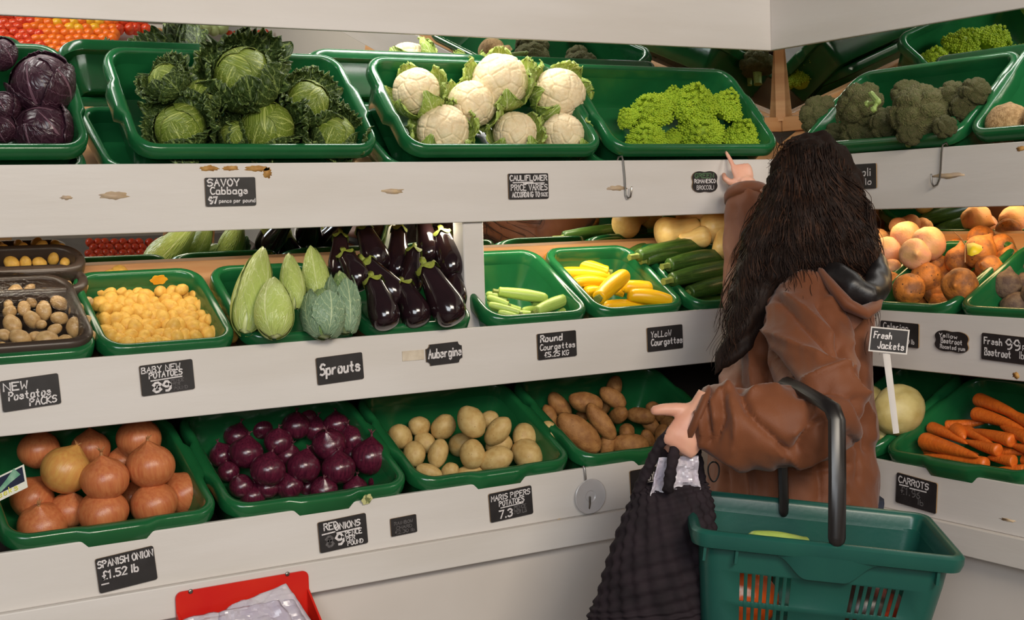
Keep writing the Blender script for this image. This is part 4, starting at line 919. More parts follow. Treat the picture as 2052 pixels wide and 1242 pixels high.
# ================================================================ SIGNS
GL = {'A':"00 39 60;14 54",'B':"00 09 49 57 45 05;45 62 50 00",'C':"68 49 29 06 03 20 40 61",'D':"00 09 39 66 63 30 00",'E':"69 09 00 60;05 45",'F':"69 09 00;05 45",'G':"68 49 29 06 03 20 40 63 64 44",
'H':"00 09;60 69;05 65",'I':"39 30",'J':"59 52 40 20 02",'K':"00 09;69 04 60",'L':"09 00 60",'M':"00 09 34 69 60",'N':"00 09 60 69",'O':"29 06 03 20 40 63 66 49 29",'P':"00 09 49 67 45 05",
'R':"00 09 49 67 45 05;35 60",'S':"68 49 29 07 15 45 63 51 20 01",'T':"09 69;39 30",'U':"09 02 20 40 62 69",'V':"09 30 69",'W':"09 10 35 50 69",'X':"09 60;00 69",'Y':"09 34 69;34 30",'Z':"09 69 00 60",
'a':"54 45 15 03 01 10 40 52;55 51 60",'b':"09 00;04 25 45 53 51 40 20 01",'c':"54 35 15 03 01 10 30 51",'d':"59 50;54 35 15 03 01 10 30 51",'e':"03 53 45 15 03 01 20 51",'f':"58 39 27 20;05 45",
'g':"55 45 15 03 01 10 40 52;55 5b 3c 1b",'h':"09 00;03 25 45 53 50",'i':"25 20;27 28",'j':"35 3b 1c;37 38",'k':"09 00;45 02;13 40",'l':"29 20",'m':"05 00;04 15 25 34 30;34 45 55 64 60",'n':"05 00;03 25 45 53 50",
'o':"15 03 01 10 40 52 54 45 15",'p':"05 0c;04 25 45 53 51 40 20 01",'r':"05 00;03 25 45",'s':"54 35 15 04 13 43 51 40 10 01",'t':"28 21 40;05 45",'u':"05 01 10 30 52;55 50",'v':"05 20 45",'w':"05 10 33 50 65",'x':"05 50;00 55",'y':"05 21;55 1c",'z':"05 55 00 50",
'0':"29 06 03 20 40 63 66 49 29",'1':"17 39 30",'2':"07 29 49 67 55 00 60",'3':"08 29 49 67 55 35;55 63 51 20 01",'4':"50 59 03 63",'5':"69 09 06 45 63 51 20 01",'6':"58 26 03 20 40 62 44 24 03",'7':"09 69 20",'8':"25 07 29 49 67 45 25 02 20 40 62 45",'9':"66 44 24 06 29 49 66 62 40 20",
'£':"68 49 28 20 00 60;04 44",'.':"30 31",'/':"00 69",'_':"00 60"}
_cv = {'a': -1, 'b': -2, 'c': -3}
NARROW = {'I': (2, 4), 'i': (1.5, 3.2), 'l': (1.5, 3.2), '.': (2, 4), '1': (1, 5), 'j': (1, 4)}
def strokes(text):
    out = []; x = 0.0
    for ch in text:
        if ch == ' ': x += 4.5; continue
        lo, hi = NARROW.get(ch, (0, 6))
        for s in GL[ch].split(';'):
            out.append([(x + int(p[0]) - lo, _cv.get(p[1], None) if p[1] in _cv else int(p[1])) for p in s.split()])
        x += hi - lo + 2.0
    return out, max(1.0, x - 2.0)
def chalk(mb, lines, w, h, lift, seed):
    """lines: (text, left, baseline, cap height, width or None, stroke, jitter) as fractions of the tag; local x right, z up, -y to the viewer"""
    rnd = random.Random(seed); y0 = [-lift]
    for ln in lines:
        text, lx, by, ch, wd, sw = ln[:6]; sl = ln[6] if len(ln) > 6 else 0.0
        st_, tw = strokes(text)
        sy = ch*h/9; sx = (wd*w/tw) if wd else sy*.8
        for s in st_:
            pts = [Vector(((lx - .5)*w + (px + rnd.uniform(-.12,.12))*sx + sl*py*sy*.2, 0, (by - .5)*h + (py + rnd.uniform(-.16,.16))*sy)) for px, py in s]
            y0[0] -= 0.00002; yy = Vector((0, y0[0], 0)); hw = sw*h/2
            pts = [p for q0, p in enumerate(pts) if q0 == 0 or (p - pts[q0-1]).length > 1e-6]
            if len(pts) < 2: continue
            sd = lambda i: (pts[i+1] - pts[i]).normalized()
            vs = []
            for i, p in enumerate(pts):
                da = sd(max(i-1, 0)); db = sd(min(i, len(pts)-2)); d = da + db
                d = d.normalized() if d.length > .2 else da
                n_ = Vector((-d.z, 0, d.x)); n_ *= hw*min(1.5, 1/max(.3, n_.dot(Vector((-da.z, 0, da.x)))))
                ex = -da*hw*.6 if i == 0 else db*hw*.6 if i == len(pts)-1 else Vector()
                vs += [p + n_ + ex + yy, p - n_ + ex + yy]
            mb.add(vs, [(2*i, 2*i+1, 2*i+3, 2*i+2) for i in range(len(pts)-1)])
        for k in (ln[7] if len(ln) > 7 else []):   # underlines (x0,x1,y)
            y0[0] -= .000012; q = sw*h/2
            mb.add([Vector(((a - .5)*w, y0[0], (z - .5)*h + s2)) for a, z, s2 in ((k[0], k[2], -q), (k[1], k[2] + .02, -q), (k[1], k[2] + .02, q), (k[0], k[2], q))], [(0, 1, 2, 3)])
def tag_outline(w, h, style):
    pts = []
    if style == 'rect':
        r = min(w, h)*.06
        for cx, cz, a0 in ((w/2-r,-h/2+r,-pi/2),(w/2-r,h/2-r,0),(-w/2+r,h/2-r,pi/2),(-w/2+r,-h/2+r,pi)):
            for i in range(5): a = a0 + pi/2*i/4; pts.append((cx + r*cos(a), cz + r*sin(a)))
    elif style == 'notch':                    # concave corners
        r = min(w, h)*.20
        for cx, cz, a0 in ((w/2,-h/2,pi),(w/2,h/2,1.5*pi),(-w/2,h/2,0),(-w/2,-h/2,pi/2)):
            for i in range(6): a = a0 - pi/2*i/5; pts.append((cx + r*cos(a), cz + r*sin(a)))
    else:                                     # scalloped bracket
        n = 72
        for i in range(n):
            a = 2*pi*i/n; c, s = cos(a), sin(a); k = (abs(c)**6 + abs(s)**6)**(-1/6)
            k *= 1 - .035*cos(8*a)
            pts.append((c*k*w/2*.94, s*k*h/2*.94))
    return pts
def chalk_tag(run, f, x0, x1, yc, hpx, lines, label, style='rect', rot=0.0, faint=None, ends=None, mat_='chalkboard', frame=None):
    """x0,x1: pixel columns of the tag's two edges, yc: pixel row of its centre"""
    pl = (lambda px, py: onY(px, py, f)) if run == 'L' else (lambda px, py: onX(px, py, f))
    a, b2 = pl(x0, yc), pl(x1, yc); c = pl((x0+x1)/2, yc)
    ax = Vector((1,0,0)) if run == 'L' else Vector((0,-1,0)); w = abs((b2 - a).dot(ax)); h = hpx/FPX*depth(c)
    M = (Matrix.Identity(3) if run == 'L' else Matrix.Rotation(-pi/2, 3, 'Z')) @ Matrix.Rotation(R_(rot), 3, 'Y')
    root = thing('chalkboard_tag', label, 'sign', c, M.to_quaternion(), 'chalk price tags')
    o = tag_outline(w, h, style); T = .003
    mb = MB(); mb.loft([[Vector((x, 0, z)) for x, z in o], [Vector((x, -T, z)) for x, z in o]]); me = mb.mesh('board', [MAT[mat_], MAT['board_edge']], 30)
    for p in me.polygons:
        if abs(p.normal.y) < .5: p.material_index = 1
    link('board', me, root)
    mb = MB(); chalk(mb, lines, w, h, T + .0002, len(label)); link('lettering', mb.mesh('lettering', MAT['chalk'], 0), root)
    if faint:
        mb = MB(); chalk(mb, faint[1], w, h, T + .0002, len(label)); o2 = link('faint_lettering', mb.mesh('faint_lettering', MAT[faint[0]], 0), root); o2['label'] = 'rubbed faint chalk writing'
    return root
e = .0015
chalk_tag('L', YT-e, 411, 512, 384, 57, [('SAVOY',.05,.70,.24,.62,.05),('Cabbage',.10,.42,.24,.74,.045),('97',.06,.10,.22,.16,.06),('pence per pound',.26,.12,.13,.72,.025)], 'chalk tag reading SAVOY Cabbage 97 pence per pound')
chalk_tag('L', YT-e, 1018, 1098, 373, 51, [('CAULIFLOWER',.04,.72,.20,.92,.045,0,[(.10,.62,.64),(.36,.90,.60)]),('PRICE VARIES',.06,.34,.22,.90,.04),('ACCORDING TO',.08,.08,.19,.68,.04),('SIZE',.80,.10,.13,.17,.03)], 'chalk tag reading CAULIFLOWER PRICE VARIES ACCORDING TO SIZE')
chalk_tag('L', YT-e, 1385, 1437, 364, 43, [('ROMANESCO',.10,.44,.17,.80,.035),('BROCCOLI',.18,.14,.18,.66,.025)], 'small scalloped chalk tag reading GREEN ROMANESCO BROCCOLI', 'scallop', faint=('chalk_green', [('GREEN',.12,.68,.20,.72,.05)]))
chalk_tag('R', XT-e, 1672, 1757, 354, 49, [('Broccoli',.08,.52,.30,.80,.05),('1.98 Kilo',.12,.16,.24,.78,.04)], 'chalk tag ending in coli and kilo behind the shopper\'s hair')
chalk_tag('L', YM-e, 2, 120, 786, 62, [('NEW',.05,.66,.24,.40,.05,.3),('Poetatoe',.12,.34,.26,.72,.045,.4),('PACKS',.46,.08,.22,.46,.045,.4)], 'chalk tag reading NEW Poetatoe PACKS at the left edge', rot=-3.5)
chalk_tag('L', YM-e, 281, 388, 756, 61, [('BABY NEW',.03,.74,.18,.72,.035,.4),('POTATOES',.16,.54,.18,.62,.04,.4,[(.18,.78,.46)]),('89',.22,.08,.30,.32,.075)], 'chalk tag reading BABY NEW POTATOES 89 pence per pound', rot=-3, faint=('chalk_faint', [('PENCE',.56,.32,.10,.24,.02),('PER',.58,.20,.09,.14,.02),('POUND',.60,.06,.10,.26,.02)]))
chalk_tag('L', YM-e, 634, 727, 738, 54, [('Sprouts',.07,.34,.40,.86,.075,.3)], 'chalk tag reading Sprouts on the middle white board', rot=-2.5)
chalk_tag('L', YM-e, 853, 925, 708, 42, [('Aubergine',.06,.34,.42,.92,.07,.2)], 'small black tag with cut corners reading Aubergine', 'notch', rot=-1.5)
chalk_tag('L', YM-e, 1076, 1154, 691, 52, [('Round',.08,.68,.24,.56,.055,.4),('Courgettes',.06,.36,.22,.90,.04,.4),('£5.25 KG',.16,.08,.18,.62,.04,.4)], 'chalk tag reading Round Courgettes 5.25 KG', rot=-1)
chalk_tag('L', YM-e, 1296, 1367, 677, 48, [('YeLLoW',.10,.58,.24,.56,.035,.4),('Courgettes',.10,.24,.26,.88,.05,.3)], 'chalk tag reading Yellow Courgettes beside the shopper\'s hanging hair', rot=-1)
chalk_tag('L', YB-e, 194, 312, 1140, 70, [('SPANISH ONION',.03,.72,.19,.94,.04,.2),('£1.52 lb',.08,.38,.22,.62,.045,.3),('_',.05,.24,.1,.12,.04)], 'chalk tag reading SPANISH ONION 1.52 lb', rot=-5)
chalk_tag('L', YB-e, 638, 735, 1067, 62, [('RED',.12,.70,.22,.28,.04),('ONIONS',.34,.64,.20,.52,.045,.2,[(.06,.34,.58),(.36,.86,.54)]),('9',.34,.16,.34,.15,.075),('PENCE',.54,.38,.16,.34,.035),('PER',.55,.22,.14,.18,.03),('POUND',.57,.06,.13,.32,.03)], 'chalk tag reading RED ONIONS 89 pence per pound', rot=-3, faint=('chalk_faint', [('8',.14,.16,.32,.14,.07)]))
chalk_tag('L', YB-e, 782, 834, 1052, 36, [], 'small black tag with rubbed out writing below the red onions', rot=-2, faint=('chalk_faint', [('RAINBOW',.14,.60,.17,.7,.035),('CHARD',.2,.34,.17,.6,.035),('£2.30 lb',.14,.10,.18,.76,.035)]))
chalk_tag('L', YB-e, 980, 1066, 1009, 58, [('MARIS PIPERS',.05,.72,.18,.90,.035,.2),('POTATOES',.22,.50,.17,.58,.035,.2,[(.24,.78,.44)]),('7.3',.20,.08,.26,.30,.055,.2)], 'chalk tag reading MARIS PIPERS POTATOES', rot=-3, faint=('chalk_faint', [('PENCE',.56,.28,.12,.28,.025),('PER LB',.56,.12,.12,.28,.025)]))
chalk_tag('L', YB-e, 1262, 1316, 966, 56, [('SY',.66,.54,.26,.22,.05,0,[(.6,.9,.46)]),('10',.72,.10,.26,.22,.05)], 'chalk tag partly hidden behind the black tote bag straps', rot=-2)
chalk_tag('R', XM-e, 1766, 1842, 669, 48, [('Celeriac',.08,.66,.26,.66,.04),('£1.60 lb',.50,.14,.18,.40,.03)], 'chalk tag behind the white framed stake sign', rot=1.5)
chalk_tag('R', XM-e, 1874, 1943, 684, 43, [('Yellow',.14,.66,.18,.52,.04),('Beetroot',.20,.40,.22,.62,.045),('Roasted yum',.18,.14,.18,.72,.035)], 'scalloped chalk tag reading Yellow Beetroot Roasted yum', 'scallop', rot=2)
chalk_tag('R', XM-e, 1968, 2060, 698, 54, [('Fresh',.06,.60,.24,.40,.045),('99',.54,.50,.36,.30,.06),('p',.90,.58,.2,.06,.03),('Beetroot',.08,.18,.26,.58,.05),('lb',.84,.2,.26,.10,.03)], 'chalk tag reading Fresh 99 Beetroot at the right edge', rot=2)
chalk_tag('R', XB-e, 1797, 1878, 987, 62, [('CARROTS',.06,.70,.20,.74,.04,0,[(.08,.32,.62),(.34,.76,.60)])], 'chalk tag reading CARROTS on the bottom right board', rot=4, faint=('chalk_faint', [('£1.96',.12,.34,.24,.48,.035,.3),('lb',.56,.14,.18,.14,.03)]))
# paper patch beside the aubergine tag
mb = MB(); a, b2 = onY(806, 704, YM-e), onY(850, 720, YM-e); mb.box((a.x, YM-.0016, b2.z), (b2.x, YM-.0004, a.z)); mat('paper', sr(214, 200, 180), .8, sr(196, 180, 158), 60)
tag(link('paper_label', mb.mesh('paper_label', MAT['paper'])), 'old torn paper label left of the Aubergine tag', 'label')

# white framed sign on a stake among the roots
c = D(1781, 682, 2.70); root = thing('stake_sign', 'white framed chalk sign reading Fresh Jackets on a white stake', 'sign', c, (Matrix.Rotation(R_(-31.5), 3, 'Z') @ Matrix.Rotation(R_(7), 3, 'Y')).to_quaternion())
k = 2.70/FPX; w_, h_ = 78*k, 50*k
mb = MB(); mb.box((-w_/2, -.002, -h_/2), (w_/2, .002, h_/2)); link('frame', mb.mesh('frame', MAT['white_paint']), root)
mb = MB(); mb.box((-w_/2+.0025, -.0026, -h_/2+.003), (w_/2-.003, -.0015, h_/2-.0025)); link('board', mb.mesh('board', MAT['chalkboard']), root)
mb = MB(); chalk(mb, [('Fresh',.10,.56,.26,.46,.045,.3),('Jackets',.22,.16,.28,.68,.045,.3)], w_, h_, .003, 4); link('lettering', mb.mesh('lettering', MAT['chalk'], 0), root)
q = root.rotation_quaternion.inverted(); e1 = q @ (D(1776, 706, 2.705) - c); e2 = q @ (D(1796, 868, 2.72) - c)
mb = MB(); mb.tube([e1, e2], [.007, .006], 4, flat=.35, up=(0, 1, 0)); link('stake', mb.mesh('stake', MAT['white_paint']), root)

# printed price card at the left edge
mat('card_white', sr(232, 230, 214), .45); mat('card_blue', sr(26, 34, 62), .45, sr(20, 26, 46), 30); mat('card_leek', sr(86, 150, 120), .45, sr(150, 190, 160), 60); mat('card_yellow', sr(226, 222, 70), .45)
cp = [D(-40, 972, 2.40), D(48, 930, 2.40), D(56, 976, 2.40), D(-34, 1020, 2.40)]
root = thing('price_card', 'printed price card with a leek picture and yellow lettering at the left edge', 'card', (cp[0]+cp[2])/2); C0 = root.location
up_ = (cp[1] - cp[2]).normalized(); rt = (cp[1] - cp[0]).normalized(); nr = rt.cross(up_).normalized()
if nr.dot(FH) > 0: nr = -nr
def quad(mb, u0, u1, v0, v1, off, th=.0004):
    f = lambda u, v: (cp[3].lerp(cp[2], u)).lerp(cp[0].lerp(cp[1], u), v) - C0 + nr*off
    q4 = [f(u0, v0), f(u1, v0), f(u1, v1), f(u0, v1)]; mb.loft([q4, [p + nr*th for p in q4]])
mb = MB(); quad(mb, 0, 1, 0, 1, 0, .001); link('card', mb.mesh('card', MAT['card_white'], 20), root)
mb = MB(); quad(mb, .06, .96, .30, .93, .001); link('picture', mb.mesh('picture', MAT['card_blue'], 20), root)
f = lambda u, v, o=.0016: (cp[3].lerp(cp[2], u)).lerp(cp[0].lerp(cp[1], u), v) - C0 + nr*o
mb = MB(); mb.tube([f(.40,.40), f(.62,.62), f(.84,.84)], [.0035, .005, .009], 6, flat=.15, up=nr); link('leek_picture', mb.mesh('leek_picture', MAT['card_leek']), root)
mb = MB(); st_, tw = strokes('Leeks')
for s in st_:
    pts = [f(.26 + .55*px/tw, .12 + .26*py/9, .0018) for px, py in s]
    mb.tube(pts, .0008, 4)
link('lettering', mb.mesh('lettering', MAT['card_yellow']), root)

# wire hooks on the boards
def hook(run, f, pts, label):
    P_ = [(onY if run == 'L' else onX)(x, y, f - o) for x, y, o in pts]; Cx = P_[0].copy()
    root = MB(); root.tube([p - Cx for p in P_], .0021, 8, round_ends=True)
    o = link('wire_hook', root.mesh('wire_hook', MAT['steel']), None, Cx); tag(o, label, 'hook', 'wire hooks on the white boards'); return o
hk = lambda x, y, s=1: [(x-12*s, y-2, -.008), (x-10*s, y-10, -.004), (x-3*s, y-12, .004), (x, y-2, .006), (x+3, y+30, .006), (x+4, y+52, .006), (x+5, y+66, .006), (x+9, y+72, .010), (x+14, y+70, .014), (x+16, y+60, .016), (x+17, y+50, .016)]
hook('L', YT, hk(1249, 325), 'S shaped wire hook on the top white board between two trays')
hook('R', XT, [(1899,290,-.008),(1896,286,-.002),(1889,290,.005),(1887,305,.006),(1885,340,.006),(1883,358,.006),(1878,370,.009),(1871,373,.012),(1867,366,.015),(1866,350,.015)], 'S shaped wire hook on the top white board at the right')
hook('L', YB, [(1166,936,-.004),(1170,934,.003),(1172,940,.006),(1174,965,.006),(1176,988,.006),(1178,1012,.007),(1181,1018,.011),(1182,1010,.014),(1182,996,.014)], 'wire hook holding a cloudy plastic disc below the potatoes')
mat('disc', sr(226, 222, 222), .25, trans=.45); mb = MB(); c = onY(1183, 994, YB - .010); k = depth(c)/FPX; n = 40
rg = lambda r, o: [Vector((cos(2*pi*j/n)*r*k*1.05, o, sin(2*pi*j/n)*r*k)) for j in range(n)]
mb.loft([rg(32, .001), rg(35, 0), rg(35.5, -.001), rg(34, -.0022), rg(32, -.0012), rg(12, -.0012), rg(10, .0005)], cap1=True)
tag(link('plastic_disc', mb.mesh('plastic_disc', MAT['disc'], 30), None, c), 'cloudy white plastic disc hanging on a wire hook', 'disc')

# red bag holder with a sheaf of clear bags
mat('red_plastic', sr(206, 26, 20), .35, sr(214, 42, 24), 9); mat('bag_film', sr(236, 230, 236), .2, sr(216, 204, 222), 14, trans=.35, bump=.4, bscale=26)
YH = YB - .018
k0 = onY(352, 1195, YH); k1 = onY(618, 1147, YH); zt = (onY(380, 1184, YH).z + onY(600, 1144, YH).z)/2
w_ = k1.x - k0.x; cx_ = (k0.x + k1.x)/2
root = thing('bag_holder', 'red plastic bag holder screwed under the bottom board', 'bag holder', (cx_, YH, zt))
hh = .20; r_ = .012; ol = []
for cx2, cz, a0 in ((w_/2-r_,-hh+r_,-pi/2),(w_/2-r_,-r_,0),(-w_/2+r_,-r_,pi/2),(-w_/2+r_,-hh+r_,pi)):
    for i in range(6): a = a0 + pi/2*i/5; ol.append((cx2 + r_*cos(a), cz + r_*sin(a)))
mb = MB(); mb.loft([[Vector((x, .004, z)) for x, z in ol], [Vector((x, 0, z)) for x, z in ol]]); link('back_plate', mb.mesh('back_plate', MAT['red_plastic'], 30), root)

for s in (-1, 1):
    x = s*(w_/2 - .002); mb = MB(); mb.loft([[Vector((x-.002, 0, -.035)), Vector((x-.002, -.075, -.10)), Vector((x-.002, -.075, -hh)), Vector((x-.002, 0, -hh))], [Vector((x+.002, 0, -.035)), Vector((x+.002, -.075, -.10)), Vector((x+.002, -.075, -hh)), Vector((x+.002, 0, -hh))]])
    link('side_wing', mb.mesh('side_wing', MAT['red_plastic'], 30), root)
mb = MB(); mb.box((-w_/2, -.079, -hh), (w_/2, -.075, -.115)); link('front_lip', mb.mesh('front_lip', MAT['red_plastic'], 30), root)
for px_, py_ in ((382, 1185), (576, 1150)):
    c = onY(px_, py_, YH - .001) - root.location; mb = MB(); mb.blob(c, (.0045, .002, .0045), 2); link('screw', mb.mesh('screw', MAT['steel']), root)
# the bags: two crumpled translucent sheets
def crumple(name, corners, n, amp, seed, m, sag=0.0, thick=.0008, label=None, parent=None):
    mb = MB(); vs = []; C_ = sum(corners, Vector())/4; nn_ = (corners[1]-corners[0]).cross(corners[3]-corners[0]).normalized()
    for i in range(n+1):
        for j in range(n+1):
            u, v = i/n, j/n; p = corners[0].lerp(corners[1], u).lerp(corners[3].lerp(corners[2], u), v)
            d = amp*(1 - 2*abs(noise.noise(Vector((u*2.6, v*2.6, seed))))) + amp*.5*(1 - 2*abs(noise.noise(Vector((u*6, v*6, seed + 5))))) + sag*sin(pi*u)*sin(pi*v)
            vs.append(p + nn_*d - C_)
    mb.add(vs, [(a*(n+1)+b2, (a+1)*(n+1)+b2, (a+1)*(n+1)+b2+1, a*(n+1)+b2+1) for a in range(n) for b2 in range(n)])
    o = link(name, mb.mesh(name, MAT[m], 12), parent, C_ if parent is None else C_); sm = o.modifiers.new('thickness', 'SOLIDIFY'); sm.thickness = thick; return o
g = lambda x, y, o: onY(x, y, YH - o)
root2 = thing('plastic_bags', 'sheaf of clear crumpled plastic bags in the red holder', 'plastic bag', g(500, 1220, .04))
for nm, cs, sd, am in (('bag', [g(455, 1212, .012), g(572, 1162, .012), g(640, 1262, .055), g(430, 1262, .055)], 3, .006), ('bag', [g(368, 1233, .02), g(588, 1192, .028), g(640, 1300, .07), g(360, 1300, .07)], 8, .009), ('bag', [g(440, 1220, .028), g(560, 1196, .036), g(610, 1275, .066), g(440, 1275, .066)], 14, .008)):
    o = crumple(nm, cs, 22, am, sd, 'bag_film'); o.location -= root2.location; o.parent = root2

# ================================================================ what the mirrors show of the shop behind
def trace(px, py, p0, n, ystop):
    k = ray(px, py); t = (p0 - CAM).dot(n)/k.dot(n); p = CAM + k*t; d = (k - n*2*k.dot(n)); s = (ystop - p.y)/d.y
    return p + d*s, (t + s)
tp0, tn_ = Vector((0, MTY, H + .245)), Vector((0, -cos(TILT), -sin(TILT)))
mp0, mn_ = Vector((0, MMY, H - .082)), Vector((0, -cos(MTILT), -sin(MTILT)))
b = MB(); b.box((-4, -1.95, 0), (5.2, -1.9, 2.35)); struct('wall_back', b, MAT['wall'])
fr = potato(90, 1, 1, .96, .02, 'fruit'); frr = potato(91, 1, 1, .9, .03, 'fruit_red'); fry = potato(92, 1, 1, .96, .02, 'fruit_yellow'); frg = potato(93, 1.1, .9, .9, .15, 'spring_outer')
rnd = random.Random(4); lo = []
for r_i, y in enumerate(range(36, 112, 11)):
    for x in range(2 + 8*(r_i % 2), 292, 17):
        xx, yy = x + rnd.uniform(-3, 3), y + rnd.uniform(-2, 2)
        if xx > 235 and yy > 62 + 0: continue
        p, t = trace(xx, yy, tp0, tn_, -1.0 + .35*(yy - 36)/76); r = 12.5/FPX*t
        me, nm = (frr, 'apple') if xx < 70 + rnd.uniform(-20, 20) or xx > 232 else (fry, 'lemon') if 100 < xx < 200 and yy < 62 and rnd.random() < .6 else (fr, 'orange')
        tag(link(nm, me, None, p, rq(), r), f'{nm} in the fruit display reflected in the mirror above the trays', 'fruit', f'{nm}s reflected in the upper mirror'); lo.append(p)
zl = min(p.z for p in lo); x0_ = min(p.x for p in lo); x1_ = max(p.x for p in lo)
root = thing('fruit_stand', 'stepped wooden fruit stand across the shop, seen only in the mirrors', 'stand', ((x0_+x1_)/2, -.8, 0)); hw_ = (x1_-x0_)/2 + .15
mb = MB(); mb.add([Vector((s*hw_, yy, z)) for s in (-1, 1) for yy, z in ((-.35, max(p.z for p in lo) - .06), (.25, zl - .08), (.25, zl - .10), (-.35, max(p.z for p in lo) - .08))], [(0,1,2,3),(7,6,5,4),(0,4,5,1),(1,5,6,2),(2,6,7,3),(3,7,4,0)])
link('sloping_top', mb.mesh('sloping_top', MAT['base_paint']), root)
for sx_ in (-1, 1):
    for yy in (-.32, .2):
        mb = MB(); mb.box((sx_*(hw_-.06) - .03, yy, 0), (sx_*(hw_-.06) + .03, yy + .05, zl - .08 if yy > 0 else zl + .05)); link('leg', mb.mesh('leg', MAT['bare_wood']), root)
for x, y, m_, nm in [(x, 58 + rnd.uniform(-3, 4), frg, 'lettuce') for x in range(338, 452, 18)] + [(x, 68 + rnd.uniform(-2, 3), frr, 'tomato') for x in range(460, 535, 12)] + [(x, 88 + rnd.uniform(-3,3), frg, 'lettuce') for x in range(935, 1030, 20)]:
    p, t = trace(x, y, tp0, tn_, -1.2); tag(link(nm, m_, None, p, rq(), (13 if nm == 'lettuce' else 8)/FPX*t), f'{nm} across the shop reflected in the upper mirror', 'vegetable', f'{nm} row reflected in the upper mirror')
for x, y in [(x + 7*(j % 2) + rnd.uniform(-3, 3), y) for j, y in enumerate((486, 497, 508, 517)) for x in range(178, 336, 17)]:
    p, t = trace(x, y, mp0, mn_, -1.15 + .25*(y-486)/31); tag(link('tomato', frr, None, p, rq(), 9.5/FPX*t), 'red tomato across the shop reflected in the middle mirror', 'tomato', 'tomatoes reflected in the middle mirror')
for x, y in [(955, 452), (985, 448), (965, 472), (1000, 468), (1030, 452), (1040, 476), (1012, 486), (975, 490), (940, 480)]:
    p, t = trace(x, y, mp0, mn_, -1.15); tag(link('sweet_potato', ms4[0], None, p, rq(), 20/FPX*t), 'brown sweet potato across the shop reflected in the middle mirror', 'sweet potato', 'sweet potatoes reflected in the middle mirror')
pT = [trace(x, y, mp0, mn_, -1.15)[0] for x, y in ((170, 525), (335, 525), (940, 500), (1050, 500))]
mb = MB(); mb.box((min(p.x for p in pT) - .1, -1.5, min(p.z for p in pT) - .12), (max(p.x for p in pT) + .2, -.85, min(p.z for p in pT) - .07)); root = thing('shop_table', 'wooden produce table across the shop, seen only in the middle mirror', 'table', (0, 0, 0)); link('table_top', mb.mesh('table_top', MAT['base_paint']), root)
for xx in (min(p.x for p in pT), max(p.x for p in pT)):
    for yy in (-1.45, -.95):
        mb = MB(); mb.box((xx, yy, 0), (xx + .06, yy + .06, min(p.z for p in pT) - .12)); link('leg', mb.mesh('leg', MAT['bare_wood']), root)
# ================================================================ THE SHOPPER
from mathutils.bvhtree import BVHTree
mat('coat', sr(118, 67, 38), 0.6, sr(102, 56, 31), 5, bump=0.12, bscale=420, spec=0.3, sheen=0.15)
mat('hair', sr(38, 25, 19), 0.62, sr(27, 18, 15), 12, spec=0.16, stretch=(40, 40, 3), bump=0.3, bscale=3)
mat('hair_tip', sr(64, 40, 27), 0.6, sr(38, 25, 19), 30, spec=0.2)
mat('leather', sr(22, 19, 20), 0.42, sr(30, 26, 26), 20, bump=0.2, bscale=60)
mat('denim', sr(40, 46, 64), 0.85, sr(32, 38, 54), 40)
mat('shoe', sr(36, 32, 30), 0.5)
def ring(c, a, b_, n=28, p=2.4, yaw=0.0):
    out = []
    for j in range(n):
        t = 2*pi*j/n; x = abs(cos(t))**(2/p) * (1 if cos(t) >= 0 else -1) * a; y = abs(sin(t))**(2/p) * (1 if sin(t) >= 0 else -1) * b_
        out.append(c + RH*(x*cos(yaw) - y*sin(yaw)) + FH*(x*sin(yaw) + y*cos(yaw)))
    return out
def hand(mb, wrist, x, y, z, curls, thumb, spread=.06, s=1.0, fist=False):
    """x wrist->knuckles, y towards the thumb side, z out of the back of the hand"""
    W = lambda a, b_, c: wrist + (x*a + y*b_ + z*c) * s
    rings = []
    for a, hw, th, dz in ((-.035, .024, .019, 0), (0, .025, .018, 0), (.02, .031, .0175, .001), (.045, .038, .0165, .002), (.068, .040, .0145, .003), (.086, .038, .011, .002), (.094, .033, .006, 0)):
        rings.append([W(a, hw*cos(2*pi*j/18) + .001, dz + th*sin(2*pi*j/18)) for j in range(18)])
    mb.loft(rings)
    spec = [(.029, (.041, .025, .021), .0092), (.010, (.045, .029, .022), .0095), (-.010, (.041, .027, .021), .0090), (-.028, (.032, .020, .018), .0080)]
    for (yo, segs, r), cu in zip(spec, curls):
        p = Vector((.078, yo*.92, .001)); a = 0.0; sp_ = yo*spread/.03; pts = [Vector((.055, yo*.8, .001)), p.copy()]; rad = [r*1.05, r*1.05]
        for sl, c in zip(segs, cu):
            a += R_(c); d = Vector((cos(a), sp_*cos(a), -sin(a))).normalized()
            pts.append(p + d*sl*.5); rad.append(r*.93); p = p + d*sl; pts.append(p.copy()); rad.append(r*.95); r *= .90
        mb.tube([W(*q) for q in pts], [q*s for q in rad], 10, round_ends=True)
    p = Vector((.012, .020, -.006)); pts = [Vector((-.004, .012, -.004)), p.copy()]; rad = [.013, .0155]
    for d, sl, r in thumb:
        p = p + Vector(d).normalized()*sl; pts.append(p.copy()); rad.append(r)
    mb.tube([W(*q) for q in pts], [q*s for q in rad], 10, round_ends=True)
def orth(x, y):
    x = x.normalized(); y = (y - x*y.dot(x)).normalized(); return x, y
body = MB()
hc = D(1612, 415, 2.93); fdir = (FH*.85 - RH*.5).normalized(); sdir = fdir.cross(ZU)
def HV(a, b_, c): return hc + sdir*a + fdir*b_ + ZU*c
body.blob(HV(0, 0, .02), (.074, .074, .1), 3); body.blob(HV(0, -.012, .035), (.078, .085, .082), 3); body.blob(HV(0, .045, -.045), (.052, .045, .06), 3)
body.blob(HV(0, .105, -.018), (.012, .016, .02), 2); body.blob(HV(0, .098, .005), (.009, .012, .03), 2)           # nose
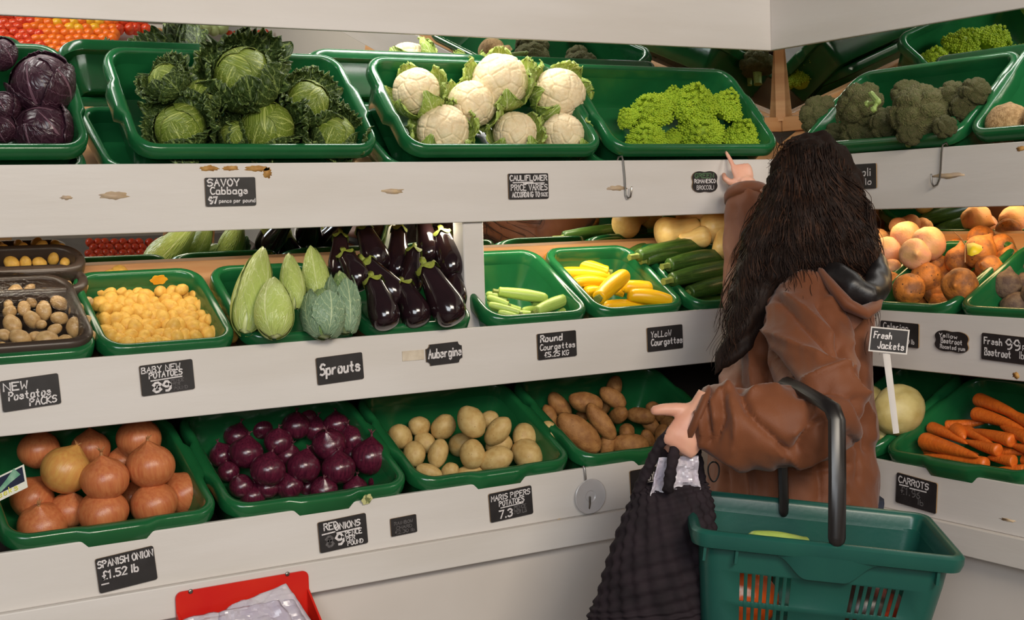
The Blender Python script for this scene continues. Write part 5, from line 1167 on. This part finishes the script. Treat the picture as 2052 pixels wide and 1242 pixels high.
body.blob(HV(0, .088, -.055), (.022, .012, .009), 2); body.blob(HV(0, .078, -.092), (.022, .02, .015), 2)         # lips, chin
for s_ in (-1, 1):
    body.blob(HV(s_*.031, .074, .018), (.016, .012, .010), 2); body.blob(HV(s_*.033, .078, .038), (.02, .012, .007), 2); body.blob(HV(s_*.077, 0, -.01), (.010, .02, .032), 2)
SL, SRt = D(1622, 590, 2.80), D(1548, 568, 2.99); neck0 = D(1628, 530, 2.885); chest = D(1600, 680, 2.87); pel = D(1590, 985, 2.85)
body.tube([hc - ZU*.05, neck0, D(1615, 560, 2.88)], [.052, .055, .08], 16)
body.loft([ring(D(1618, 548, 2.89), .07, .05), ring(D(1616, 600, 2.89), .085, .06), ring(D(1604, 680, 2.88), .10, .07), ring(D(1598, 800, 2.87), .10, .075), ring(D(1594, 900, 2.855), .135, .11), ring(D(1590, 1000, 2.85), .15, .115), ring(D(1590, 1070, 2.85), .13, .10)])
EL, WL = D(1652, 818, 2.58), D(1416, 826, 2.553); ER = D(1512, 600, 3.20)
WR = onY(1497, 372, YT - .075)
body.tube([SL, SL.lerp(EL, .5), EL, EL.lerp(WL, .3), WL], [.052, .046, .038, .038, .024], 14, round_ends=True)
body.tube([SRt, SRt.lerp(ER, .5), ER, ER.lerp(WR, .4), WR], [.052, .045, .038, .034, .024], 14, round_ends=True)
foot = []
for s_ in (-1, 1):
    hp = pel + RH*s_*.078 + FH*(-.02*s_) - ZU*.07; kn = Vector((hp.x, hp.y, .46)) + fdir*.03; an = Vector((hp.x, hp.y, .085)); foot.append(an)
    body.tube([hp, hp.lerp(kn, .5), kn, kn.lerp(an, .35), an], [.085, .072, .055, .052, .036], 16, round_ends=True)
    body.tube([an - fdir*.04 - ZU*.045, an + fdir*.05 - ZU*.05, an + fdir*.14 - ZU*.06], [.035, .036, .025], 12, round_ends=True)
# right hand: forefinger laid on the rim of the romanesco tray, the others curled
tipR = onY(1463, 296, YT - .012)
xr, yr = orth(tipR - WR + RH*.012 - ZU*.004, -RH + ZU*.1); zr = -FH; zr = (zr - xr*zr.dot(xr) - yr*zr.dot(yr)).normalized()
Ls = (tipR - WR).length
hand(body, WR, xr, yr, zr, [(4, 8, 8), (62, 82, 40), (66, 84, 40), (70, 84, 40)], [((.55, .75, -.25), .040, .0125), ((.85, .35, -.35), .030, .011), ((.95, -.1, -.3), .022, .0092)], s=min(1.02, Ls/.172))
# left hand: fist round the straps, fingers down, thumb stretched along the strap to the left
xl, yl = orth(-ZU*.82 - RH*.52 - FH*.10, -RH*1.0 + ZU*.1); zl_ = -FH*.9 + RH*.25; zl_ = (zl_ - xl*zl_.dot(xl) - yl*zl_.dot(yl)).normalized()
HW = D(1404, 822, 2.53)
hand(body, HW, xl, yl, zl_, [(58, 80, 45), (62, 84, 45), (64, 86, 45), (66, 86, 45)], [((.45, .88, .0), .026, .0148), ((.48, .86, -.05), .024, .0126), ((.6, .75, -.1), .017, .0108)], s=.90)
bm_ = remesh(body, .0035, 2)
person = thing('person', 'person with long dark curly hair in a brown coat, reaching to the top shelf', 'person', Vector((pel.x, pel.y, 0)))
def pl_(mb, name, m, sharp=0):
    mb.v = [v - person.location for v in mb.v]; return link(name, mb.mesh(name, MAT[m] if isinstance(m, str) else m, sharp), person)
pl_(bm_, 'body', 'skin')

# ---- trousers and shoes
for i, s_ in enumerate((-1, 1)):
    an = foot[i]; hp = pel + RH*s_*.078 + FH*(-.02*s_) - ZU*.07
    mb = MB(); mb.tube([hp + ZU*.06, Vector((hp.x, hp.y, .5)) + fdir*.03, Vector((an.x, an.y, .12))], [.10, .072, .058], 18); pl_(mb, 'trouser_leg', 'denim')
    mb = MB(); mb.loft([[an + fdir*(a + 0) + sdir*(w_*cos(2*pi*j/14)) + ZU*(max(-an.z + .001, h_*sin(2*pi*j/14) - .045)) for j in range(14)] for a, w_, h_ in ((-.075, .02, .03), (-.06, .040, .055), (0, .045, .065), (.08, .05, .05), (.15, .046, .04), (.19, .02, .02))]); pl_(mb, 'shoe', 'shoe')

# ---- coat: torso, two sleeves, one surface with folds
coat = MB()
tor = [(512,1588,1686,2.885,.055),(530,1560,1712,2.88,.075),(552,1536,1728,2.875,.095),(590,1518,1738,2.87,.12),(650,1500,1742,2.865,.135),(720,1462,1742,2.86,.145),(800,1434,1745,2.86,.15),(900,1422,1750,2.855,.155),(1000,1414,1755,2.85,.16),(1080,1410,1758,2.85,.16),(1165,1408,1762,2.85,.16)]
coat.loft([ring(D((l+r)/2, y, d), (r-l)/2/FPX*d, bb) for y, l, r, d, bb in tor])
sl_pts = [(1618,590,2.81,.066),(1612,645,2.75,.076),(1624,715,2.68,.080),(1650,780,2.61,.076),(1652,832,2.565,.078),(1604,856,2.545,.077),(1535,857,2.54,.076),(1470,850,2.54,.068),(1428,834,2.548,.056),(1402,826,2.552,.050)]
coat.tube([D(x, y, d) for x, y, d, r in sl_pts], [r for *_, r in sl_pts], 26)
sr_pts = [(SRt + ZU*.0, .085), (SRt.lerp(ER, .5), .085), (ER, .075), (ER.lerp(WR, .45), .066), (ER.lerp(WR, .75), .058), (ER.lerp(WR, .96), .048)]
coat.tube([p for p, _ in sr_pts], [r for _, r in sr_pts], 22)
cm = remesh(coat, .006, 4)
FOLD = [  # (polyline in picture, half width px, height m) positive = ridge
    ([(1535,662),(1610,700),(1690,738),(1728,792)], 13, .014), ([(1538,708),(1560,738),(1582,762),(1640,786)], 14, -.022), ([(1592,768),(1650,748),(1712,734)], 9, .013), ([(1600,786),(1660,776),(1722,800)], 12, -.010),
    ([(1486,784),(1500,822),(1530,858),(1578,908)], 11, -.022), ([(1600,900),(1612,868),(1632,836)], 12, -.018), ([(1578,908),(1600,934),(1640,915),(1672,880)], 9, .010), ([(1412,884),(1450,910),(1495,934)], 12, .010),
    ([(1448,790),(1452,835),(1436,880)], 9, -.014), ([(1440,786),(1470,780),(1486,786)], 9, .012), ([(1500,790),(1535,776),(1560,780)], 10, .012), ([(1510,830),(1550,880),(1570,912)], 9, .010), ([(1592,870),(1630,850),(1668,838)], 10, .011),
    ([(1397,790),(1402,835),(1412,880)], 7, .009), ([(1414,785),(1420,840),(1424,884)], 7, -.012), ([(1462,800),(1475,850),(1470,900)], 9, .008), ([(1424,800),(1432,840)], 6, .008),
    ([(1530,600),(1532,660),(1536,712)], 8, -.020), ([(1544,600),(1542,650),(1548,700)], 9, .010), ([(1560,600),(1600,640),(1650,690),(1690,720)], 9, -.012), ([(1575,592),(1620,630),(1668,672)], 9, .010), ([(1640,610),(1670,650),(1690,700)], 9, -.014), ([(1660,600),(1690,640),(1706,690)], 9, .010), ([(1690,690),(1706,730),(1730,770)], 8, -.012),
    ([(1715,800),(1736,850),(1742,900)], 9, -.012), ([(1726,790),(1748,830),(1752,880)], 9, .010), ([(1700,870),(1722,900),(1720,960)], 10, -.010), ([(1455,945),(1460,1000),(1470,1060)], 6, -.007), ([(1500,940),(1505,1000)], 6, .008), ([(1640,930),(1642,1000)], 7, -.007), ([(1560,938),(1640,944),(1700,930)], 7, -.008),
    ([(1470,690),(1480,740),(1478,780)], 9, -.010), ([(1505,690),(1512,770)], 10, .010), ([(1530,715),(1536,770)], 8, -.012), ([(1450,740),(1456,780)], 8, .008), ([(1690,950),(1700,1010)], 8, .007)]
def seg_d(x, y, pl):
    best = 1e9
    for (x1, y1), (x2, y2) in zip(pl, pl[1:]):
        dx, dy = x2-x1, y2-y1; t = max(0, min(1, ((x-x1)*dx + (y-y1)*dy)/(dx*dx + dy*dy + 1e-9))); best = min(best, (x - x1 - t*dx)**2 + (y - y1 - t*dy)**2)
    return math.sqrt(best)
def normals(mb):
    N_ = [Vector() for _ in mb.v]
    for f in mb.f:
        n = (mb.v[f[1]] - mb.v[f[0]]).cross(mb.v[f[2]] - mb.v[f[0]])
        for i in f: N_[i] += n
    return [n.normalized() if n.length > 0 else n for n in N_]
NN = normals(cm); out = []
for v, n in zip(cm.v, NN):
    d = .0
    q = Vector((v.dot(RH)*1.0, v.z*1.0, v.dot(FH)))
    w1 = Vector((q.x*9 + q.z*0 + q.y*5, q.y*4 - q.x*3, q.z*6))
    d += .007*(.5 - 1.6*abs(noise.noise(w1 + Vector((3, 0, 0))))) + .004*(.4 - 1.5*abs(noise.noise(w1*2.3))) + .0018*(.4 - 1.5*abs(noise.noise(w1*5)))
    if n.dot(_f) < .15:
        x, y = proj(v); near = min(1, max(0, (.25 - n.dot(_f))/.35))
        for pl0, hw, a in FOLD:
            s_ = seg_d(x, y, pl0)
            if s_ < hw*4: d += 1.3*a*math.exp(-abs(s_)/(hw*.75))*near
    out.append(v + n*d)
cm.v = out
coat_bvh = BVHTree.FromPolygons([v.copy() for v in cm.v], cm.f)
co = pl_(cm, 'coat', 'coat')
smm = co.modifiers.new('smooth', 'SMOOTH'); smm.iterations = 1; smm.factor = .3
# cuff bands
mb = MB(); 
a, b2 = D(1402, 834, 2.552), D(1388, 828, 2.553); mb.tube([a, a.lerp(b2, .5), b2], [.057, .060, .052], 22); pl_(mb, 'cuff', 'coat')
a, b2 = ER.lerp(WR, .86), ER.lerp(WR, .97); mb = MB(); mb.tube([a, a.lerp(b2, .5), b2], [.055, .056, .048], 20); pl_(mb, 'cuff', 'coat')
# hood with its dark shiny lining lying on the far shoulder, collar point beside it
hd = [(1652,535,2.80,.020),(1682,556,2.75,.028),(1708,580,2.73,.031),(1734,594,2.73,.031),(1754,582,2.76,.027),(1764,552,2.80,.026),(1758,520,2.85,.018)]
mb = MB(); mb.tube([D(x, y, d) for x, y, d, r in hd], [r for *_, r in hd], 16, round_ends=True); 
hm = remesh(mb, .006, 2); hm.v = [v + n*(.006*noise.noise(v*26)) for v, n in zip(hm.v, normals(hm))]; pl_(hm, 'hood_lining', 'leather')['label'] = 'dark shiny lining of the hood'
hs = [(1648,548,2.765),(1672,580,2.71),(1700,612,2.675),(1730,626,2.68),(1752,615,2.70),(1762,598,2.74)]
mb = MB(); mb.tube([D(x, y, d) for x, y, d in hs], [.014, .019, .022, .020, .014, .008], 12, flat=.6, round_ends=True); pl_(mb, 'hood_edge', 'coat')
mb = MB(); mb.loft([[D(1690, 600, 2.70), D(1742, 622, 2.70), D(1738, 632, 2.69), D(1712, 660, 2.70), D(1700, 690, 2.72), D(1690, 650, 2.70)], [D(1690, 600, 2.72), D(1742, 622, 2.715), D(1738, 632, 2.715), D(1712, 660, 2.73), D(1700, 690, 2.74), D(1690, 650, 2.73)]]); pl_(mb, 'collar_flap', 'coat', 40)
mb = MB(); lp = [D(1430 + 11*sin(t)*(1 + .2*cos(t)), 945 - 20*cos(t), 2.66) for t in [i*2*pi/20 for i in range(21)]]; mb.tube(lp, .0016, 6); pl_(mb, 'drawstring', 'leather')

# ---- hair: a full mass, then curls over it
hb = MB()
for x, y, d, a, b_, c in ((1622,345,2.915,.076,.10,.08),(1655,355,2.93,.055,.09,.07),(1665,400,2.93,.07,.10,.08),(1618,385,2.91,.092,.105,.085),(1622,430,2.90,.108,.112,.09),(1625,480,2.885,.122,.112,.08),(1615,525,2.865,.128,.10,.062),(1700,515,2.88,.055,.08,.075),(1530,500,2.89,.048,.08,.075),(1585,545,2.845,.08,.075,.045)):
    c0 = D(x, y, d); q = Quaternion(ZU, math.atan2(RH.y, RH.x)); hb.blob(c0, (a, b_, c), 3, rot=q)
hb.tube([D(1545,520,2.88),D(1520,580,2.845),D(1502,630,2.815),D(1478,690,2.80),D(1448,728,2.795),D(1434,748,2.795)], [.065,.052,.040,.028,.014,.005], 16, round_ends=True)
hb.tube([D(1728,540,2.86),D(1742,580,2.84),D(1750,620,2.83)], [.03,.016,.005], 10, round_ends=True)
hm = remesh(hb, .006, 3); NN = normals(hm); out = []
for v, n in zip(hm.v, NN):
    a = v.dot(RH); q = Vector((a*30 + 1.5*sin(v.z*30), v.z*6, v.dot(FH)*30))
    out.append(v + n*(.010*noise.noise(q) + .011*noise.noise(v*20) + .004*noise.noise(Vector((a*75, v.z*16, v.dot(FH)*75)))))
hm.v = out
hair_bvh = BVHTree.FromPolygons([v.copy() for v in hm.v], hm.f)
hair = hm; n0 = len(hair.f)
rnd = random.Random(12)
LE = [(285,1590,1660),(300,1568,1680),(330,1552,1700),(360,1542,1715),(400,1527,1738),(450,1508,1752),(500,1488,1758),(550,1476,1764),(600,1466,1756),(650,1452,1752),(700,1438,1748),(750,1428,1750)]
def edge(y, k):
    for (y0, a0, b0), (y1, a1, b1) in zip(LE, LE[1:]):
        if y <= y1: t = max(0, (y - y0)/(y1 - y0)); return (a0 + (a1-a0)*t, b0 + (b1-b0)*t)[k]
    return LE[-1][1+k]
def surf(x, y, fall):
    k = ray(x, y); best = None
    for bv in (hair_bvh, coat_bvh):
        h = bv.ray_cast(CAM, k.normalized())
        if h[0] is not None:
            dd = depth(h[0])
            if best is None or dd < best: best = dd
    return best if best is not None and best > 2.45 else fall
def strand(x0, y0, u, y1, r, curl, freq, ph, mi):
    pts = []; rr = []; N_ = max(12, int((y1-y0)/6.5)); last = 2.86
    for i in range(N_+1):
        t = i/N_; y = y0 + (y1-y0)*t; xe = edge(y, 0) + (edge(y, 1) - edge(y, 0))*u
        x = x0*(1-smooth(t*2.2)) + xe*smooth(t*2.2); am = curl*(.25 + .75*t)
        x += am*sin(freq*t*(y1-y0)/60 + ph) ; yy = y + am*.35*cos(freq*t*(y1-y0)/60 + ph*1.3)
        d = surf(x, yy, last); d = last*.35 + d*.65 if i else d; last = d
        pts.append(D(x, yy, d - .004 - .003*cos(freq*t*(y1-y0)/60 + ph))); rr.append(r*(1 - .75*t**2))
    hair.tube(pts, rr, 4, m=mi)
for i in range(640):
    u = rnd.random(); y1 = rnd.uniform(480, 595) if rnd.random() < .5 else rnd.uniform(480, 560)
    if u < .34 and rnd.random() < .6: y1 = rnd.uniform(560, 745); u *= .5 if y1 > 600 else 1
    if y1 > 600: u = min(u, .16*(1 - (y1-600)/190) + .02)
    y0 = rnd.uniform(285, 420); e0, e1 = edge(y0, 0), edge(y0, 1)
    strand(e0 + (e1-e0)*min(.97, max(.03, u + rnd.uniform(-.08, .08))), y0, u, y1, rnd.uniform(.0008, .0021), rnd.uniform(4, 15), rnd.uniform(2.4, 5.4), rnd.random()*6, rnd.random() < .35)
for i in range(120):                           # stray curls at the outline and the thin lock on the right
    right_ = i % 2; y0 = rnd.uniform(330, 530); y1 = y0 + rnd.uniform(90, 200); y1 = min(y1, 735)
    u = (rnd.uniform(.97, 1.02) if right_ else rnd.uniform(-.06, .03)); e_ = edge(y0, right_)
    strand(e_, y0, u, y1, rnd.uniform(.0006, .0013), rnd.uniform(6, 16), rnd.uniform(2, 3.6), rnd.random()*6, 1)
for i in range(30):                           # wisps over the fringe at the upper left
    x, y = rnd.uniform(1560, 1640), rnd.uniform(272, 300); pts = [D(x + (1545 + rnd.uniform(-10, 25) - x)*t, y + (330 + rnd.uniform(-18, 30) - y)*t - 14*sin(pi*t), 2.865 + .03*t) for t in [k/7 for k in range(8)]]
    hair.tube(pts, [.0012*(1 - .7*k/7) for k in range(8)], 4, m=1)
hair.v = [v - person.location for v in hair.v]
link('hair', hair.mesh('hair', [MAT['hair'], MAT['hair_tip']], 0), person)

# ================================================================ BASKET ON HER ARM
mat('basket', sr(26, 84, 72), 0.34, sr(22, 76, 68), 8, bump=0.06, bscale=120)
NL, NR, FLc = D(1392, 1060, 2.40), D(1938, 1118, 2.38), D(1332, 972, 2.68)
bx = (NR - NL); Lb = bx.length; bx.normalize(); by = FLc - NL; by = (by - bx*by.dot(bx)); Wb = by.length; by.normalize(); bz = bx.cross(by)
Bo = (NL + NR)/2 + by*Wb/2
BM = Matrix((bx, by, bz)).transposed().to_quaternion()
basket = thing('shopping_basket', 'green plastic shopping basket hanging by its black handle from the shopper\'s arm', 'basket', Bo, BM)
def per(inset, cr_):                          # rounded rectangle with slot breakpoints; returns (x,y,side,u)
    x, y = Lb/2 - inset, Wb/2 - inset; pts = []
    def line(a, b_, side, brk):
        for u in brk: pts.append((a[0] + (b_[0]-a[0])*u, a[1] + (b_[1]-a[1])*u, side, u))
    def arc(cx, cy, a0):
        for i in range(1, 6): t = a0 + pi/2*i/6; pts.append((cx + cr_*cos(t), cy + cr_*sin(t), 'c', 0))
    line((-x+cr_, -y), (x-cr_, -y), 'n', BL); arc(x-cr_, -y+cr_, -pi/2); line((x, -y+cr_), (x, y-cr_), 'e', BS); arc(x-cr_, y-cr_, 0)
    line((x-cr_, y), (-x+cr_, y), 'f', BL); arc(-x+cr_, y-cr_, pi/2); line((-x, y-cr_), (-x, -y+cr_), 'w', BS); arc(-x+cr_, -y+cr_, pi)
    return pts
BL = [0.0]; holesL = set()
for g0 in (.10, .64):
    for i in range(7):
        u = g0 + i*.038; BL += [u, u + .021]; holesL.add(round(u, 4))
BL.append(1.0); BS = [0.0]; holesS = set()
for i in range(14):
    u = .05 + i*.065; BS += [u, u + .038]; holesS.add(round(u, 4))
BS.append(1.0)
rows_ = [(-.012, .010), (-.030, .012), (-.032, .018), (-.072, .022), (-.075, .0225), (-.128, .0295), (-.138, .031), (-.190, .038), (-.20, .040), (-.218, .043)]
slot_rows = {4, 6}
mb = MB(); P_ = [per(ins, .03) for z, ins in rows_]; n = len(P_[0]); vs = [Vector((p[0], p[1], rows_[i][0])) for i, r in enumerate(P_) for p in r]; fs = []
for i in range(len(rows_) - 1):
    for j in range(n):
        p = P_[i][j]; hole = i in slot_rows and ((p[2] in 'nf' and round(p[3], 4) in holesL) or (p[2] in 'we' and round(p[3], 4) in holesS))
        if not hole: fs.append((i*n + j, i*n + (j+1) % n, (i+1)*n + (j+1) % n, (i+1)*n + j))
fs.append(tuple((len(rows_)-1)*n + j for j in range(n)))
mb.add(vs, fs); o = link('tub', mb.mesh('tub', MAT['basket'], 30), basket); sm = o.modifiers.new('thickness', 'SOLIDIFY'); sm.thickness = .003; sm.offset = 0
def rr2(ins, z, cr_=.03):
    x, y = Lb/2 - ins, Wb/2 - ins; c_ = max(.006, cr_ - ins*.6); out = []
    for cx, cy, a0 in ((x-c_,-y+c_,-pi/2),(x-c_,y-c_,0),(-x+c_,y-c_,pi/2),(-x+c_,-y+c_,pi)):
        for i in range(9): t = a0 + pi/2*i/8; out.append((cx + c_*cos(t), cy + c_*sin(t), z))
    return out
mb = MB(); mb.loft([rr2(i_, z) for i_, z in ((.011, -.034), (.0, -.030), (-.004, -.018), (-.004, -.006), (.001, -.001), (.006, 0), (.012, -.003), (.016, -.010), (.018, -.026), (.020, -.034))], cap0=False, cap1=False); link('rim', mb.mesh('rim', MAT['basket'], 40), basket)
# moulded shields under the handle, ribs at the corners, inner ledge line
mb = MB(); ol = [(-.085 + .17*t, -.034 - .036*smooth(min(t, 1-t)*3.2)) for t in [i/24 for i in range(25)]]
for s_ in (-1,):
    top = [Vector((x, s_*(Wb/2 + .003), -.016)) for x, z in ol]; bot = [Vector((x, s_*(Wb/2 - .012 + .006), z)) for x, z in ol]
    mb.loft([top, bot, [p - Vector((0, s_*.012, 0)) for p in bot]], closed=False, cap0=False, cap1=False)
link('handle_shield', mb.mesh('handle_shield', MAT['basket'], 30), basket)
for x in (-.155, -.21, .19):
    mb = MB(); mb.box((x - .0025, -Wb/2 + .004, -.055), (x + .0025, -Wb/2 + .016, -.030)); link('rib', mb.mesh('rib', MAT['basket']), basket)
qi = BM.inverted(); LB = lambda p: qi @ (p - Bo)
hp_ = [LB(D(1677, 1078, 2.392)), LB(D(1678, 960, 2.40)), LB(D(1677, 842, 2.42)), LB(D(1668, 818, 2.43)), LB(D(1650, 806, 2.445)), LB(D(1600, 776, 2.54)), LB(D(1572, 764, 2.60)), LB(D(1562, 772, 2.635)), LB(D(1563, 800, 2.65)), LB(D(1568, 920, 2.655)), LB(D(1571, 1022, 2.655))]
mb = MB(); mb.tube(hp_, [.0155, .0155, .0155, .0155, .0145, .0135, .0135, .0135, .0135, .0135, .0135], 8, flat=.55, up=qi @ (-FH), round_ends=True); o = link('handle', mb.mesh('handle', MAT['black_plastic'], 40), basket)
# things in the basket
for nm, me, px, py, d, L_, W_, ang, lab, cat in (('corn_cob', None, 1560, 1090, 2.50, .12, .045, -10, 'pale yellow green vegetable lying in the basket', 'vegetable'),):
    o = link(nm, long_mesh(cg_p, 'pale_courgette', nm), None, D(px, py, d) , basis_rot(RH*cos(R_(ang)) + ZU*sin(R_(ang)) + FH*.2, ZU), (L_, W_, W_)); tag(o, lab, cat)
mat('pouch', sr(222, 214, 204), .35, sr(226, 92, 30), 9, contrast=(.48, .52)); mat('pouch_dark', sr(60, 44, 34), .3, sr(176, 60, 34), 9, contrast=(.5, .56))
for lx, m_, lab in ((-.13, 'pouch', 'white and orange packet glimpsed through the left basket slots'), (.10, 'pouch_dark', 'dark red packet glimpsed through the right basket slots')):
    mb = MB(); mb.blob((lx, -.03, -.150), (.075, .05, .06), 3); vs = mb.v; mb.v = [v + Vector((0, 0, .006*noise.noise(v*40))) for v in vs]
    tag(link('food_packet', mb.mesh('food_packet', MAT[m_], 0), None, Bo, BM), lab, 'packet')

# ================================================================ BLACK TOTE
mat('tote', sr(42, 33, 38), 0.8, sr(28, 22, 26), 30, spec=0.2)
tsec = [(968,1278,1412,2.555,.02),(985,1268,1418,2.55,.035),(1030,1250,1428,2.545,.052),(1090,1228,1436,2.54,.062),(1150,1207,1440,2.54,.066),(1205,1190,1444,2.54,.068),(1232,1179,1446,2.54,.068),(1262,1182,1446,2.54,.066),(1300,1210,1430,2.54,.05),(1325,1260,1400,2.54,.02)]
def tsample(t):
    k = t*(len(tsec)-1); i = min(int(k), len(tsec)-2); u = k - i; return [a + (b2-a)*u for a, b2 in zip(tsec[i], tsec[i+1])]
mb = MB(); NR_, NJ = 96, 120; rings = []
for i in range(NR_+1):
    y, l, r, d, bb = tsample(i/NR_); rg_ = ring(D((l+r)/2, y, d), (r-l)/2/FPX*d, bb, NJ, 2.2); c = D((l+r)/2, y, d); out = []
    for j, p in enumerate(rg_):
        nrm_ = (p - c).normalized(); wv = sin(2*pi*(j*.115 + i*.07))*sin(2*pi*(i*.125 - j*.06)); out.append(p + nrm_*((.0048*wv) + .006*noise.noise(p*9)))
    rings.append(out)
T0 = D(1320, 1100, 2.54)
mb.loft(rings, cap0=False); mb.v = [v - T0 for v in mb.v]
tote = thing('tote_bag', 'black woven tote bag hanging from the shopper\'s left hand', 'bag', T0); link('bag_body', mb.mesh('bag_body', MAT['tote'], 0), tote)
for pts in ([(1372,868,2.52),(1345,862,2.53),(1322,890,2.535),(1300,935,2.54),(1284,968,2.545),(1276,990,2.545)], [(1384,862,2.575),(1366,864,2.565),(1354,892,2.53),(1346,935,2.50),(1338,985,2.50)], [(1384,880,2.53),(1394,905,2.56),(1400,935,2.58),(1405,975,2.585)], [(1372,872,2.55),(1350,878,2.57),(1330,920,2.585),(1318,970,2.585)]):
    mb = MB(); P3 = [D(*p) - T0 for p in pts]
    for q3 in (-1, 1):                        # two plaited cords side by side
        mb.tube([p + Vector((0, 0, 0)) + RH*q3*.0045*cos(i*2.2) + FH*q3*.004*sin(i*2.2) for i, p in enumerate([P3[min(int(k/4), len(P3)-2)].lerp(P3[min(int(k/4), len(P3)-2)+1], (k - 4*min(int(k/4), len(P3)-2))/4) for k in range(4*(len(P3)-1)+1)])], .0088, 7)
    hm2 = remesh(mb, .003, 1); link('strap', hm2.mesh('strap', MAT['tote'], 0), tote)
pb = crumple('plastic_bag', [D(1300, 992, 2.535), D(1402, 990, 2.545), D(1396, 912, 2.55), D(1318, 916, 2.54)], 24, .010, 21, 'bag_film'); tag(pb, 'clear plastic bag sticking out of the black tote between its straps', 'plastic bag')
